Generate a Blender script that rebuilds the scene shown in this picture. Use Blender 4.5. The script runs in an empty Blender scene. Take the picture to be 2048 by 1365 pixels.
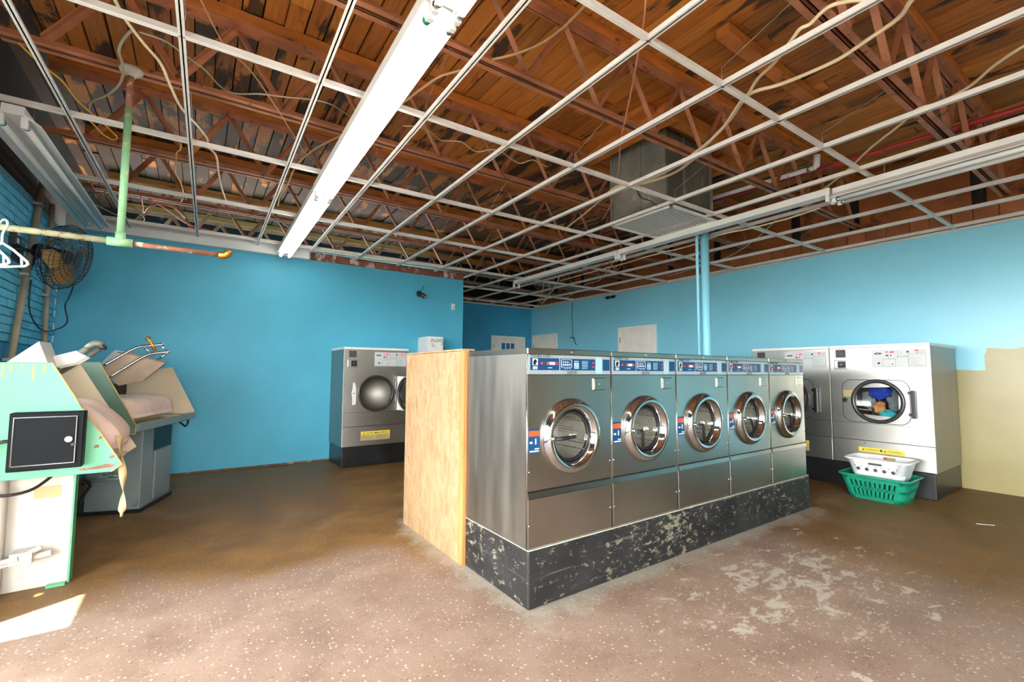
import bpy, bmesh, math, random
from mathutils import Vector, Matrix
random.seed(7)
PI = math.pi
scene = bpy.context.scene

# ------------------------------------------------------------------ camera
FPX, CX, CY = 908.0, 1024.0, 682.5
CAMH = 1.235
def _dir(px, py): return Vector((px-CX, -(py-CY), -FPX)).normalized()
_vx, _vy = _dir(2342, 752), _dir(395, 742)
_vz = _vx.cross(_vy).normalized()
_m = (_vx+_vy).normalized(); _n = _vz.cross(_m)
_vx = (_m-_n)/math.sqrt(2); _vy = (_m+_n)/math.sqrt(2)
ROT = Matrix((_vx, _vy, _vz))            # camera axes -> world axes
cam_d = bpy.data.cameras.new('camera'); cam = bpy.data.objects.new('camera', cam_d)
scene.collection.objects.link(cam)
cam_d.sensor_width = 36.0; cam_d.lens = FPX/2048*36.0
cam_d.clip_start = 0.05
cam.matrix_world = Matrix.Translation((0, 0, CAMH)) @ ROT.to_4x4()
scene.camera = cam

# ------------------------------------------------------------------ world, sun, exposure
scene.view_settings.view_transform = 'Standard'
scene.view_settings.look = 'None'
scene.view_settings.exposure = 0.42
scene.view_settings.gamma = 1.0
scene.view_settings.use_curve_mapping = False
scene.cycles.use_denoising = True
scene.cycles.max_bounces = 12
scene.cycles.diffuse_bounces = 6
scene.cycles.glossy_bounces = 5
scene.cycles.transmission_bounces = 6
scene.cycles.transparent_max_bounces = 12
scene.cycles.sample_clamp_indirect = 6.0
scene.cycles.caustics_reflective = False
scene.cycles.caustics_refractive = False

world = bpy.data.worlds.new('sky'); scene.world = world
world.use_nodes = True
_bg = world.node_tree.nodes['Background']
_bg.inputs[0].default_value = (1.0, 0.985, 0.96, 1)
_bg.inputs[1].default_value = 26.0

SUN_AZ, SUN_EL = math.radians(30), math.radians(64)
sun_d = bpy.data.lights.new('sun', 'SUN'); sun_d.energy = 45; sun_d.angle = math.radians(0.6)
sun_d.color = (1, 0.95, 0.86)
sun = bpy.data.objects.new('sun', sun_d); scene.collection.objects.link(sun)
sun.rotation_euler = Vector((math.cos(SUN_AZ)*math.cos(SUN_EL), math.sin(SUN_AZ)*math.cos(SUN_EL), -math.sin(SUN_EL))).to_track_quat('-Z', 'Y').to_euler()

def portal(loc, direction, w, h):
    l = bpy.data.lights.new('window_portal', 'AREA'); l.shape = 'RECTANGLE'; l.size = w; l.size_y = h
    l.cycles.is_portal = True
    o = bpy.data.objects.new('window_portal', l); scene.collection.objects.link(o)
    o.location = loc; o.rotation_euler = Vector(direction).to_track_quat('-Z', 'Y').to_euler()
portal((-1.30, -0.1, 1.35), (1, 0, 0), 6.2, 2.3)
portal((-1.30, 3.72, 1.75), (1, 0, 0), 1.3, .6)
portal((.2, -3.52, 1.4), (0, 1, 0), 2.0, 2.2)

# ------------------------------------------------------------------ dimensions (metres)
XL, XR = -1.28, 6.95             # brick wall, right wall
YF, YB, YA = -3.5, 6.75, 9.2     # front wall, back wall, alcove back wall
XA = 3.65                        # alcove side wall
ZG = 2.85                        # ceiling grid
ZD = 3.74                        # roof deck underside
TILT = math.radians(-0.9)        # joists and grid run slightly off the walls

def at(px, py, X=None, Y=None, Z=None):
    d = ROT @ _dir(px, py); o = Vector((0, 0, CAMH))
    t = X/d.x if X is not None else (Y/d.y if Y is not None else (Z-CAMH)/d.z)
    return o + d*t

# ------------------------------------------------------------------ materials
def S(r, g, b):
    f = lambda c: (c/255/12.92) if c/255 <= 0.04045 else ((c/255+0.055)/1.055)**2.4
    return (f(r), f(g), f(b), 1)
class NT:
    def __init__(s, name):
        s.m = bpy.data.materials.new(name); s.m.use_nodes = True
        s.t = s.m.node_tree; s.b = s.t.nodes['Principled BSDF']
        s.tc = s.t.nodes.new('ShaderNodeTexCoord')
    def n(s, typ, **kw):
        o = s.t.nodes.new(typ)
        for k, v in kw.items(): setattr(o, k, v)
        return o
    def l(s, a, b): s.t.links.new(a, b)
    def coords(s, scale=(1, 1, 1), world=False, rnd=False, rot=(0, 0, 0)):
        mp = s.n('ShaderNodeMapping'); mp.inputs['Scale'].default_value = scale; mp.inputs['Rotation'].default_value = rot
        src = s.n('ShaderNodeNewGeometry').outputs['Position'] if world else s.tc.outputs['Object']
        if rnd:
            oi = s.n('ShaderNodeObjectInfo'); mu = s.n('ShaderNodeVectorMath', operation='SCALE')
            cb = s.n('ShaderNodeCombineXYZ'); s.l(oi.outputs['Random'], cb.inputs[0]); s.l(oi.outputs['Random'], cb.inputs[1]); s.l(oi.outputs['Random'], cb.inputs[2])
            mu.inputs['Scale'].default_value = 91.7; s.l(cb.outputs[0], mu.inputs[0])
            ad = s.n('ShaderNodeVectorMath', operation='ADD'); s.l(src, ad.inputs[0]); s.l(mu.outputs[0], ad.inputs[1]); src = ad.outputs[0]
        s.l(src, mp.inputs[0]); return mp.outputs[0]
    def noise(s, co, scale=5, detail=4, rough=.55, dist=0):
        o = s.n('ShaderNodeTexNoise'); o.inputs['Scale'].default_value = scale; o.inputs['Detail'].default_value = detail
        o.inputs['Roughness'].default_value = rough; o.inputs['Distortion'].default_value = dist
        s.l(co, o.inputs['Vector']); return o.outputs['Fac']
    def ramp(s, fac, stops, interp='LINEAR'):
        o = s.n('ShaderNodeValToRGB'); e = o.color_ramp; e.interpolation = interp
        while len(e.elements) < len(stops): e.elements.new(.5)
        for el, (p, c) in zip(e.elements, stops):
            el.position = p; el.color = c if isinstance(c, tuple) else (c, c, c, 1)
        s.l(fac, o.inputs[0]); return o.outputs[0]
    def mix(s, fac, a, b, mode='MIX'):
        o = s.n('ShaderNodeMix', data_type='RGBA', blend_type=mode)
        for inp, v in ((o.inputs[0], fac), (o.inputs[6], a), (o.inputs[7], b)):
            if hasattr(v, 'links'): s.l(v, inp)
            else: inp.default_value = v
        return o.outputs[2]
    def math(s, op, a, b=None):
        o = s.n('ShaderNodeMath', operation=op)
        for i, v in ((0, a), (1, b)):
            if v is None: continue
            if hasattr(v, 'links'): s.l(v, o.inputs[i])
            else: o.inputs[i].default_value = v
        return o.outputs[0]
    def bump(s, h, strength=.3, dist=.01):
        o = s.n('ShaderNodeBump'); o.inputs['Strength'].default_value = strength; o.inputs['Distance'].default_value = dist
        s.l(h, o.inputs['Height']); s.l(o.outputs[0], s.b.inputs['Normal'])
    def fin(s, color=None, rough=None, metal=0, spec=None):
        for k, v in (('Base Color', color), ('Roughness', rough), ('Metallic', metal), ('Specular IOR Level', spec)):
            if v is None: continue
            if hasattr(v, 'links'): s.l(v, s.b.inputs[k])
            else: s.b.inputs[k].default_value = v
        return s.m
M = {}
def plain(name, col, rough=.5, metal=0, var=.12, scale=6, bump=0, bscale=40, spec=None, dirt=None, dirt_t=.62, dscale=3, rnd=False, stretch=(1, 1, 1)):
    t = NT(name); co = t.coords(stretch, rnd=rnd)
    f = t.noise(co, scale, 4)
    dark = tuple(c*(1-var*1.6) for c in col[:3])+(1,); lite = tuple(min(1, c*(1+var)) for c in col[:3])+(1,)
    c = t.ramp(f, [(.3, dark), (.7, lite)])
    if dirt:
        g = t.noise(co, dscale, 8, .65); mk = t.ramp(g, [(dirt_t-.03, 0.0), (dirt_t+.04, 1.0)])
        c = t.mix(mk, c, dirt)
    if bump: t.bump(t.noise(co, bscale, 3), bump, .004)
    M[name] = t.fin(c, rough, metal, spec); return M[name]

plain('blue_paint', S(84, 180, 212), .5, var=.05, scale=1.2, bump=.08, bscale=60, spec=.3)
plain('post_paint', S(136, 208, 230), .4, var=.05, scale=1.2)
plain('dark_blue_paint', S(64, 162, 204), .45, var=.08, scale=1.5)
plain('white_metal', S(232, 232, 228), .35, var=.05, scale=4)
plain('fascia', S(214, 222, 226), .5, var=.08, scale=2)
plain('tee_white', S(228, 226, 222), .4, var=.06, scale=9, dirt=S(150, 108, 84), dirt_t=.70, dscale=26)
plain('steel_brown', S(180, 118, 84), .55, var=.22, scale=5, dirt=S(84, 62, 54), dirt_t=.63, dscale=9, rnd=True)
plain('timber', S(200, 120, 52), .7, var=.25, scale=3, stretch=(1, 1, 4), dirt=S(64, 40, 26), dirt_t=.64, dscale=4, rnd=True)
plain('plywood', S(160, 92, 46), .65, var=.22, scale=2.2, dirt=S(96, 50, 26), dirt_t=.62, dscale=2, rnd=True)
plain('board_brown', S(178, 112, 70), .5, var=.2, scale=3, rnd=True)
plain('char', S(34, 30, 28), .8, var=.4, scale=3, dirt=S(104, 96, 80), dirt_t=.68, dscale=6)
plain('red_brick', S(142, 84, 68), .7, var=.25, scale=6, dirt=S(212, 200, 196), dirt_t=.58, dscale=5, bump=.3, rnd=True)
plain('galv', S(150, 152, 142), .5, metal=.35, var=.22, scale=3, dirt=S(196, 192, 178), dirt_t=.64, dscale=4)
plain('galv_dark', S(118, 118, 108), .5, metal=.35, var=.25, scale=3, dirt=S(180, 176, 160), dirt_t=.66, dscale=5, stretch=(1, 1, .3))
plain('red_pipe', S(186, 52, 52), .4, var=.1)
plain('pipe_green', S(142, 196, 150), .5, var=.12, scale=8, dirt=S(214, 204, 158), dirt_t=.60, dscale=20)
plain('pipe_rust', S(146, 96, 76), .6, var=.25, scale=12, dirt=S(182, 190, 160), dirt_t=.60, dscale=16)
plain('pipe_pale', S(190, 196, 160), .55, var=.15, scale=10, dirt=S(158, 106, 84), dirt_t=.54, dscale=14)
plain('brass', S(186, 140, 66), .35, metal=.8, var=.25, scale=20)
plain('black', S(22, 22, 24), .4, var=.2)
plain('box_black', S(12, 14, 20), .5, var=.3, scale=3, spec=.12)
plain('black_metal', S(44, 44, 48), .35, metal=.3, var=.2, scale=8)
plain('grey_metal', S(150, 152, 152), .4, metal=.6, var=.15)
plain('chrome', S(206, 208, 210), .09, metal=1, var=.03)
plain('soft_chrome', S(198, 198, 196), .2, metal=1, var=.05)
plain('white_plastic', S(236, 238, 240), .35, var=.03)
plain('white_paper', S(238, 238, 236), .7, var=.03)
plain('green_plastic', S(18, 138, 108), .4, var=.08)
plain('cable_white', S(226, 208, 172), .5, var=.08)
plain('cable_tan', S(186, 150, 104), .5, var=.12)
plain('cable_grey', S(156, 146, 124), .5, var=.12)
plain('cable_yellow', S(226, 168, 40), .45, var=.1)
plain('cable_orange', S(222, 92, 60), .45, var=.1)
plain('cable_pink', S(204, 142, 112), .5, var=.1)
plain('cable_black', S(36, 44, 56), .5, var=.1)
plain('door_paint', S(242, 238, 230), .45, var=.04)
plain('press_green', S(96, 178, 136), .38, var=.06, scale=3, dirt=S(122, 84, 66), dirt_t=.71, dscale=9)
plain('press_grey', S(134, 148, 150), .4, var=.12, scale=3, dirt=S(92, 86, 66), dirt_t=.66, dscale=6)
plain('press_grey_green', S(118, 146, 128), .4, var=.3, scale=1.6, dirt=S(96, 74, 46), dirt_t=.66, dscale=6)
plain('cream', S(216, 200, 172), .55, var=.08, scale=2, dirt=S(170, 146, 116), dirt_t=.66, dscale=3)
plain('press_white', S(204, 199, 192), .45, var=.06, scale=2, dirt=S(150, 136, 124), dirt_t=.70, dscale=5)
plain('rust_edge', S(206, 178, 104), .6, var=.3, scale=18)
plain('padding', S(232, 202, 190), .9, var=.10, scale=4, dirt=S(226, 208, 196), dirt_t=.54, dscale=2.5, bump=.3, bscale=160)
plain('strap', S(216, 186, 140), .8, var=.15)
plain('head_plate', S(172, 146, 122), .5, var=.2, scale=3)
plain('stud_wood', S(186, 132, 76), .6, var=.2, scale=2.5, stretch=(14, 14, .8), dirt=S(188, 124, 62), dirt_t=.60, dscale=2)
plain('label_blue', S(14, 66, 112), .35, var=.08)
plain('label_white', S(232, 234, 236), .4, var=.03)
plain('label_grey', S(196, 200, 202), .4, var=.04)
plain('label_paleblue', S(158, 196, 204), .4, var=.05)
plain('label_red', S(204, 46, 66), .4, var=.05)
plain('label_orange', S(184, 84, 46), .4, var=.05)
plain('label_yellow', S(232, 204, 60), .5, var=.05)
plain('label_dark', S(64, 62, 64), .5, var=.1)
plain('label_olive', S(186, 170, 120), .5, var=.1)
plain('panel_silver', S(176, 186, 190), .3, metal=.4, var=.05)
plain('rubber', S(30, 29, 30), .5, var=.2)
plain('dryer_rim', S(70, 68, 70), .3, metal=.4, var=.1)
plain('fan_blade', S(176, 140, 84), .45, metal=.3, var=.15)
plain('fan_cage', S(76, 74, 76), .4, metal=.6, var=.2)
plain('cloth_blue', S(28, 62, 170), .9, var=.3, scale=14, bump=.5)
plain('cloth_teal', S(48, 176, 184), .9, var=.2, scale=14, bump=.5)
plain('cloth_tan', S(196, 132, 82), .9, var=.25, scale=14, bump=.5)
plain('cloth_dark', S(58, 66, 80), .9, var=.35, scale=14, bump=.5)
plain('cloth_grey', S(120, 128, 132), .9, var=.3, scale=14, bump=.5)
plain('glass_blue', S(40, 110, 170), .15, var=.1)
plain('aluminium', S(150, 150, 148), .35, metal=.7, var=.1)
plain('front_paint', S(186, 164, 132), .6, var=.15)
plain('pavement', S(104, 102, 98), .9, var=.15)
plain('grime', S(112, 84, 58), .8, var=.3, scale=12, dirt=S(170, 150, 130), dirt_t=.6, dscale=8)
plain('mortar_blue', S(52, 142, 184), .6, var=.1)
plain('brick_blue', S(92, 186, 220), .45, var=.12, scale=5, bump=.3, bscale=30, rnd=True)

def emis(name, col, strength):
    t = NT(name); t.b.inputs['Emission Color'].default_value = col; t.b.inputs['Emission Strength'].default_value = strength
    M[name] = t.fin(col, .4); return M[name]
emis('tube_lit', (1, .97, .9, 1), 11)
emis('led_red', S(255, 40, 60), 2.5)
plain('tube_off', S(224, 226, 224), .25, var=.02)

# glass
t = NT('pane_glass'); tr = t.n('ShaderNodeBsdfTransparent'); tr.inputs[0].default_value = (.94, .96, .96, 1)
gl = t.n('ShaderNodeBsdfGlossy'); gl.inputs['Roughness'].default_value = .02
fr = t.n('ShaderNodeValue'); fr.outputs[0].default_value = .06; ms = t.n('ShaderNodeMixShader')
t.l(fr.outputs[0], ms.inputs[0]); t.l(tr.outputs[0], ms.inputs[1]); t.l(gl.outputs[0], ms.inputs[2])
t.l(ms.outputs[0], t.t.nodes['Material Output'].inputs[0]); M['pane_glass'] = t.m

# stainless, brushed
def stainless(name, col, r0, r1, st, amt=.5):
    t = NT(name); co = t.coords(st, rnd=True)
    f = t.noise(co, 3, 5, .6); g = t.noise(t.coords((1, 1, 1), rnd=True), 2.2, 3)
    dark = tuple(c*.84 for c in col[:3])+(1,)
    c = t.mix(t.ramp(g, [(.35, 0.0), (.7, 1.0)]), dark, col)
    c = t.mix(amt, c, t.ramp(f, [(.3, dark), (.7, col)]))
    r = (r0+r1)/2 if amt < .01 else t.ramp(f, [(.25, r0), (.75, r1)])
    M[name] = t.fin(c, r, 1)
stainless('steel', S(186, 182, 174), .27, .28, (1.2, 1.2, 40), .0)
stainless('steel_dryer', S(222, 220, 214), .32, .34, (1.2, 40, 40), .0)
stainless('steel_side', S(166, 162, 156), .34, .5, (3, 3, .35), .6)
stainless('steel_drum', S(176, 172, 162), .42, .55, (30, 30, 2))
# perforated drum
t = NT('drum_perf'); v = t.n('ShaderNodeTexVoronoi'); v.inputs['Scale'].default_value = 60; v.inputs['Randomness'].default_value = .12
t.l(t.coords(), v.inputs['Vector'])
hole = t.ramp(v.outputs['Distance'], [(.24, 1.0), (.34, 0.0)])
M['drum_perf'] = t.fin(t.mix(hole, S(206, 200, 184), S(40, 38, 34)), .35, .45)

# OSB
t = NT('osb'); co = t.coords((1, 1, 1), rot=(.3, 0, 0))
v = t.n('ShaderNodeTexVoronoi'); v.inputs['Scale'].default_value = 1; v.inputs['Randomness'].default_value = 1
wv = t.noise(t.coords((1, 1, 1)), 5, 2); 
ad = t.n('ShaderNodeVectorMath', operation='ADD'); t.l(t.coords((30, 30, 13), rot=(.55, 0, 0)), ad.inputs[0]); t.l(wv, ad.inputs[1]); t.l(ad.outputs[0], v.inputs['Vector'])
v2 = t.n('ShaderNodeTexVoronoi'); v2.inputs['Scale'].default_value = 1; t.l(t.coords((22, 20, 10), rot=(-.75, 0, 0)), v2.inputs['Vector'])
sep = t.n('ShaderNodeSeparateColor'); t.l(v.outputs['Color'], sep.inputs[0]); sep2 = t.n('ShaderNodeSeparateColor'); t.l(v2.outputs['Color'], sep2.inputs[0])
ca = t.ramp(sep.outputs[0], [(0, S(140, 103, 66)), (.08, S(154, 121, 85)), (.5, S(162, 131, 97)), (1, S(170, 142, 109))])
cb = t.ramp(sep2.outputs[1], [(0, S(144, 109, 75)), (.3, S(158, 127, 93)), (1, S(172, 144, 111))])
t.bump(sep.outputs[0], .15, .002)
M['osb'] = t.fin(t.mix(.45, ca, cb), .65)

# roof deck planks, each with its own tone; charred and stained patches
t = NT('plank'); oi = t.n('ShaderNodeObjectInfo')
base = t.ramp(oi.outputs['Random'], [(0, S(136, 74, 28)), (.2, S(214, 130, 48)), (.4, S(160, 90, 36)), (.6, S(240, 158, 66)), (.8, S(120, 68, 34)), (1, S(196, 116, 44))])
gr = t.noise(t.coords((14, .7, 4), rnd=True), 3, 6, .65, .6)
base = t.mix(.38, base, t.ramp(gr, [(.28, S(110, 58, 20)), (.5, S(194, 116, 42)), (.75, S(240, 164, 72))]))
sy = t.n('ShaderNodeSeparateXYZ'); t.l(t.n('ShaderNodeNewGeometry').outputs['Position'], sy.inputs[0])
deck_shade = t.math('MULTIPLY', t.math('MAXIMUM', t.math('SUBTRACT', sy.outputs[1], 3.2), 0.0), .05)  # planks painted darker towards the back, imitating weaker light there
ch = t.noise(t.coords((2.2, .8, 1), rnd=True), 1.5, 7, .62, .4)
base = t.mix(t.ramp(t.math('ADD', ch, deck_shade), [(.565, 0.0), (.615, .92)]), base, S(46, 36, 30))
big = t.noise(t.coords((1, 1, 1), world=True), .55, 4)
base = t.mix(t.ramp(big, [(.5, 0.0), (.66, .5)]), base, S(66, 44, 34))
t.bump(gr, .25, .004); M['plank'] = t.fin(base, .7)

# black painted concrete curb, worn
t = NT('curb'); co = t.coords()
base = t.ramp(t.noise(co, 4, 5), [(.3, S(18, 18, 20)), (.7, S(42, 42, 44))])
w = t.noise(t.coords((1, 1, 1.8)), 14, 10, .78); wm = t.noise(co, 1.3, 2)
mk = t.math('ADD', w, t.math('MULTIPLY', wm, .22))
base = t.mix(t.ramp(mk, [(.668, 0.0), (.71, .66)]), base, S(150, 146, 124))
sc = t.noise(t.coords((.5, .5, 14)), 4, 6, .6); base = t.mix(t.ramp(sc, [(.60, 0.0), (.68, .4)]), base, S(110, 112, 112))
t.bump(w, .3, .004); M['curb'] = t.fin(base, .5)
t = NT('plinth'); base = t.ramp(t.noise(t.coords(), 4, 5), [(.3, S(16, 17, 19)), (.72, S(42, 43, 46))])
base = t.mix(t.ramp(t.noise(t.coords(), 9, 8, .7), [(.66, 0.0), (.72, .8)]), base, S(130, 126, 100)); M['plinth'] = t.fin(base, .35)
plain('bare_concrete', S(176, 172, 156), .8, var=.2, scale=9, bump=.3)

# right wall: blue above, unfinished tan patch beside the dryers
t = NT('right_paint'); pos = t.n('ShaderNodeNewGeometry').outputs['Position']; sx = t.n('ShaderNodeSeparateXYZ'); t.l(pos, sx.inputs[0])
nz = t.noise(t.coords((1, 1, 1), world=True), 3, 3)
blue = t.ramp(t.noise(t.coords((1, 1, 1), world=True), 1.1, 3), [(.3, S(132, 208, 232)), (.7, S(142, 214, 236))])  # same blue as the back wall, painted lighter to imitate brighter light
tan = t.ramp(t.noise(t.coords((1, 1, 1), world=True), 2, 3), [(.3, S(152, 140, 92)), (.7, S(166, 154, 104))])
edge = t.math('ADD', sx.outputs[2], t.math('MULTIPLY', t.math('ADD', nz, -.5), .10))
nearer = t.ramp(sx.outputs[1], [(0.0, 0.0), (1.0, 1.0)])
step_y = t.math('GREATER_THAN', t.math('ADD', sx.outputs[1], t.math('MULTIPLY', t.math('ADD', nz, -.5), .22)), 1.13)          # the tan climbs higher away from the dryers
lim = t.math('SUBTRACT', 1.53, t.math('MULTIPLY', step_y, .24))
m1 = t.math('LESS_THAN', edge, lim)
m2 = t.math('LESS_THAN', sx.outputs[1], 1.42)
m3 = t.math('GREATER_THAN', t.math('ADD', sx.outputs[1], t.math('MULTIPLY', t.math('ADD', nz, -.5), .3)), .45)
mk = t.math('MULTIPLY', m1, t.math('MULTIPLY', m2, m3))
M['right_paint'] = t.fin(t.mix(mk, blue, tan), .3)
t.bump(t.noise(t.coords((1, 1, 1), world=True), 7, 2), .06, .01)

# worn terrazzo floor
t = NT('floor_terrazzo'); W = lambda s=(1, 1, 1): t.coords(s, world=True)
sx = t.n('ShaderNodeSeparateXYZ'); t.l(t.n('ShaderNodeNewGeometry').outputs['Position'], sx.inputs[0])
n1 = t.noise(W(), .8, 5, .6); n2 = t.noise(W((1, 1, 1)), 3.2, 7, .68)
red = t.ramp(n2, [(.28, S(124, 101, 88)), (.5, S(145, 121, 106)), (.72, S(163, 140, 126))])
brown = t.ramp(n2, [(.3, S(104, 74, 38)), (.55, S(130, 96, 54)), (.75, S(150, 116, 70))])
# floor painted browner and darker at the back and right, imitating shade
floor_shade = t.math('ADD', t.math('MULTIPLY', t.math('ADD', sx.outputs[1], t.math('MULTIPLY', sx.outputs[0], .16)), .21), t.math('MULTIPLY', n1, .55))
fm = t.ramp(floor_shade, [(.93, 0.0), (1.17, 1.0)])
fx = t.ramp(t.math('ADD', t.math('MULTIPLY', sx.outputs[0], .2), t.math('MULTIPLY', n1, .4)), [(.86, 0.0), (1.2, 1.0)])
base = t.mix(t.math('MAXIMUM', fm, fx), red, brown)
gm = t.ramp(t.math('ADD', t.math('MULTIPLY', n2, .6), t.math('MULTIPLY', t.noise(W((1, 1, 1)), 1.3, 3), .5)), [(.60, 0.0), (.70, .6)])
base = t.mix(gm, base, S(128, 110, 98))
# scraped pale concrete patches in front of the washers
dx = t.math('SUBTRACT', sx.outputs[0], 3.0); dy = t.math('SUBTRACT', sx.outputs[1], 1.35)
rr = t.math('SQRT', t.math('ADD', t.math('MULTIPLY', t.math('POWER', dx, 2), .32), t.math('POWER', dy, 2)))
near = t.ramp(rr, [(.12, .16), (.95, 0.0)])
sn = t.noise(W((1, 1.6, 1)), 5.2, 11, .76, .4)
sm = t.ramp(t.math('ADD', sn, near), [(.655, 0.0), (.69, .9)])
base = t.mix(sm, base, S(186, 176, 160))
ex = t.math('MAXIMUM', t.math('MAXIMUM', t.math('SUBTRACT', 1.46, sx.outputs[0]), t.math('SUBTRACT', sx.outputs[0], 4.71)), 0.0)
ey = t.math('MAXIMUM', t.math('MAXIMUM', t.math('SUBTRACT', 1.956, sx.outputs[1]), t.math('SUBTRACT', sx.outputs[1], 3.64)), 0.0)
ed = t.math('SQRT', t.math('ADD', t.math('POWER', ex, 2), t.math('POWER', ey, 2)))
em = t.ramp(t.math('SUBTRACT', ed, t.math('MULTIPLY', t.math('ADD', n2, -.5), .5)), [(.03, .75), (.15, 0.0)])
base = t.mix(em, base, S(164, 158, 146))          # grout skim left along the curb
dk = t.noise(W(), 2.1, 8, .7); base = t.mix(t.ramp(dk, [(.665, 0.0), (.71, .6)]), base, S(84, 74, 66))
# stone chips
def chips(scale, thr, lo, hi, col, base):
    v = t.n('ShaderNodeTexVoronoi'); v.inputs['Scale'].default_value = scale; t.l(W(), v.inputs['Vector'])
    sp = t.n('ShaderNodeSeparateColor'); t.l(v.outputs['Color'], sp.inputs[0])
    d = t.math('LESS_THAN', v.outputs['Distance'], thr); k = t.math('MULTIPLY', t.math('GREATER_THAN', sp.outputs[0], lo), t.math('LESS_THAN', sp.outputs[0], hi))
    return t.mix(t.math('MULTIPLY', t.math('MULTIPLY', d, k), t.math('SUBTRACT', .6, t.math('MULTIPLY', t.math('MAXIMUM', fm, fx), .42))), base, col)
base = chips(48, .26, .0, .28, S(212, 200, 186), base)
base = chips(52, .24, .75, .95, S(84, 66, 58), base)
base = chips(95, .3, .3, .6, S(190, 164, 146), base)
rgh = t.ramp(n2, [(.3, .42), (.7, .62)])
t.bump(n2, .05, .004)
M['floor_terrazzo'] = t.fin(base, rgh, 0, .22)

# ------------------------------------------------------------------ mesh helpers
COL = scene.collection
class MB:
    def __init__(s): s.v = []; s.f = []; s.sm = []
    def add(s, vs, fs, smooth=False, mat=None):
        o = len(s.v)
        s.v += [tuple(mat @ Vector(p)) if mat else tuple(p) for p in vs]
        s.f += [tuple(i+o for i in f) for f in fs]; s.sm += [smooth]*len(fs); return s
    def box(s, a, b, mat=None):
        (x0, y0, z0), (x1, y1, z1) = a, b
        vs = [(x0, y0, z0), (x1, y0, z0), (x1, y1, z0), (x0, y1, z0), (x0, y0, z1), (x1, y0, z1), (x1, y1, z1), (x0, y1, z1)]
        return s.add(vs, [(0, 3, 2, 1), (4, 5, 6, 7), (0, 1, 5, 4), (1, 2, 6, 5), (2, 3, 7, 6), (3, 0, 4, 7)], mat=mat)
    def prism(s, poly, ext, mat=None, smooth=False):
        """poly: list of 3D points (planar), ext: extrusion vector"""
        n = len(poly); e = Vector(ext)
        vs = [Vector(p) for p in poly] + [Vector(p)+e for p in poly]
        fs = [tuple(range(n))[::-1], tuple(range(n, 2*n))] + [(i, (i+1) % n, n+(i+1) % n, n+i) for i in range(n)]
        return s.add(vs, fs, smooth, mat)
    def tube(s, pts, r, n=8, cap=True, mat=None):
        pts = [Vector(p) for p in pts]; rs = r if isinstance(r, (list, tuple)) else [r]*len(pts)
        vs = []; fs = []; up = None
        for i, p in enumerate(pts):
            d = (pts[min(i+1, len(pts)-1)]-pts[max(i-1, 0)])
            d = d.normalized() if d.length > 1e-9 else Vector((0, 0, 1))
            if up is None: up = d.orthogonal().normalized()
            else:
                up = up - d*up.dot(d); up = up.normalized() if up.length > 1e-6 else d.orthogonal().normalized()
            w = d.cross(up)
            for k in range(n):
                a = 2*PI*k/n; vs.append(p + (up*math.cos(a)+w*math.sin(a))*rs[i])
        for i in range(len(pts)-1):
            for k in range(n): fs.append((i*n+k, i*n+(k+1) % n, (i+1)*n+(k+1) % n, (i+1)*n+k))
        s.add(vs, fs, True, mat)
        if cap:
            m = len(pts)-1; o = len(s.v)-len(vs)
            s.f += [tuple(o+k for k in range(n))[::-1], tuple(o+m*n+k for k in range(n))]; s.sm += [False, False]
        return s
    def lathe(s, prof, c, axis='y', n=40, mat=None, closed=False):
        """prof: (radius, height along axis)"""
        vs = []; m = len(prof)
        for r, h in prof:
            for k in range(n):
                a = 2*PI*k/n; u, w = r*math.cos(a), r*math.sin(a)
                p = {'y': (u, h, w), 'z': (u, w, h), 'x': (h, u, w)}[axis]
                vs.append(Vector(c)+Vector(p))
        fs = []
        for i in range(m if closed else m-1):
            j = (i+1) % m
            for k in range(n): fs.append((i*n+k, i*n+(k+1) % n, j*n+(k+1) % n, j*n+k))
        return s.add(vs, fs, True, mat)
    def disc(s, c, r, axis='y', n=40, mat=None):
        vs = []
        for k in range(n):
            a = 2*PI*k/n; u, w = r*math.cos(a), r*math.sin(a)
            vs.append(Vector(c)+Vector({'y': (u, 0, w), 'z': (u, w, 0), 'x': (0, u, w)}[axis]))
        return s.add(vs, [tuple(range(n))], False, mat)
    def plate_hole(s, x0, x1, z0, z1, y0, y1, cx, cz, r, n=48):
        """vertical plate in the xz plane with a round hole"""
        ang = [2*PI*k/n for k in range(n)]
        for (X, Z) in ((x0, z0), (x1, z0), (x1, z1), (x0, z1)): ang.append(math.atan2(Z-cz, X-cx) % (2*PI))
        ang = sorted(set(round(a, 6) for a in ang)); N = len(ang)
        def border(a):
            c, q = math.cos(a), math.sin(a); ts = []
            if c > 1e-9: ts.append((x1-cx)/c)
            if c < -1e-9: ts.append((x0-cx)/c)
            if q > 1e-9: ts.append((z1-cz)/q)
            if q < -1e-9: ts.append((z0-cz)/q)
            k = min(v for v in ts if v > 0); return (cx+c*k, cz+q*k)
        vs = []
        for y in (y0, y1):
            for a in ang: vs.append((cx+r*math.cos(a), y, cz+r*math.sin(a)))
            for a in ang: bx, bz = border(a); vs.append((bx, y, bz))
        fs = []
        for k in range(N):
            j = (k+1) % N
            fs += [(k, j, N+j, N+k), (2*N+k, 3*N+k, 3*N+j, 2*N+j), (k, 2*N+k, 2*N+j, j), (N+k, N+j, 3*N+j, 3*N+k)]
        return s.add(vs, fs)
    def mesh(s, name):
        me = bpy.data.meshes.new(name); me.from_pydata([tuple(v) for v in s.v], [], s.f)
        me.polygons.foreach_set('use_smooth', s.sm)
        bm = bmesh.new(); bm.from_mesh(me); bmesh.ops.recalc_face_normals(bm, faces=bm.faces); bm.to_mesh(me); bm.free()
        return me
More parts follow.
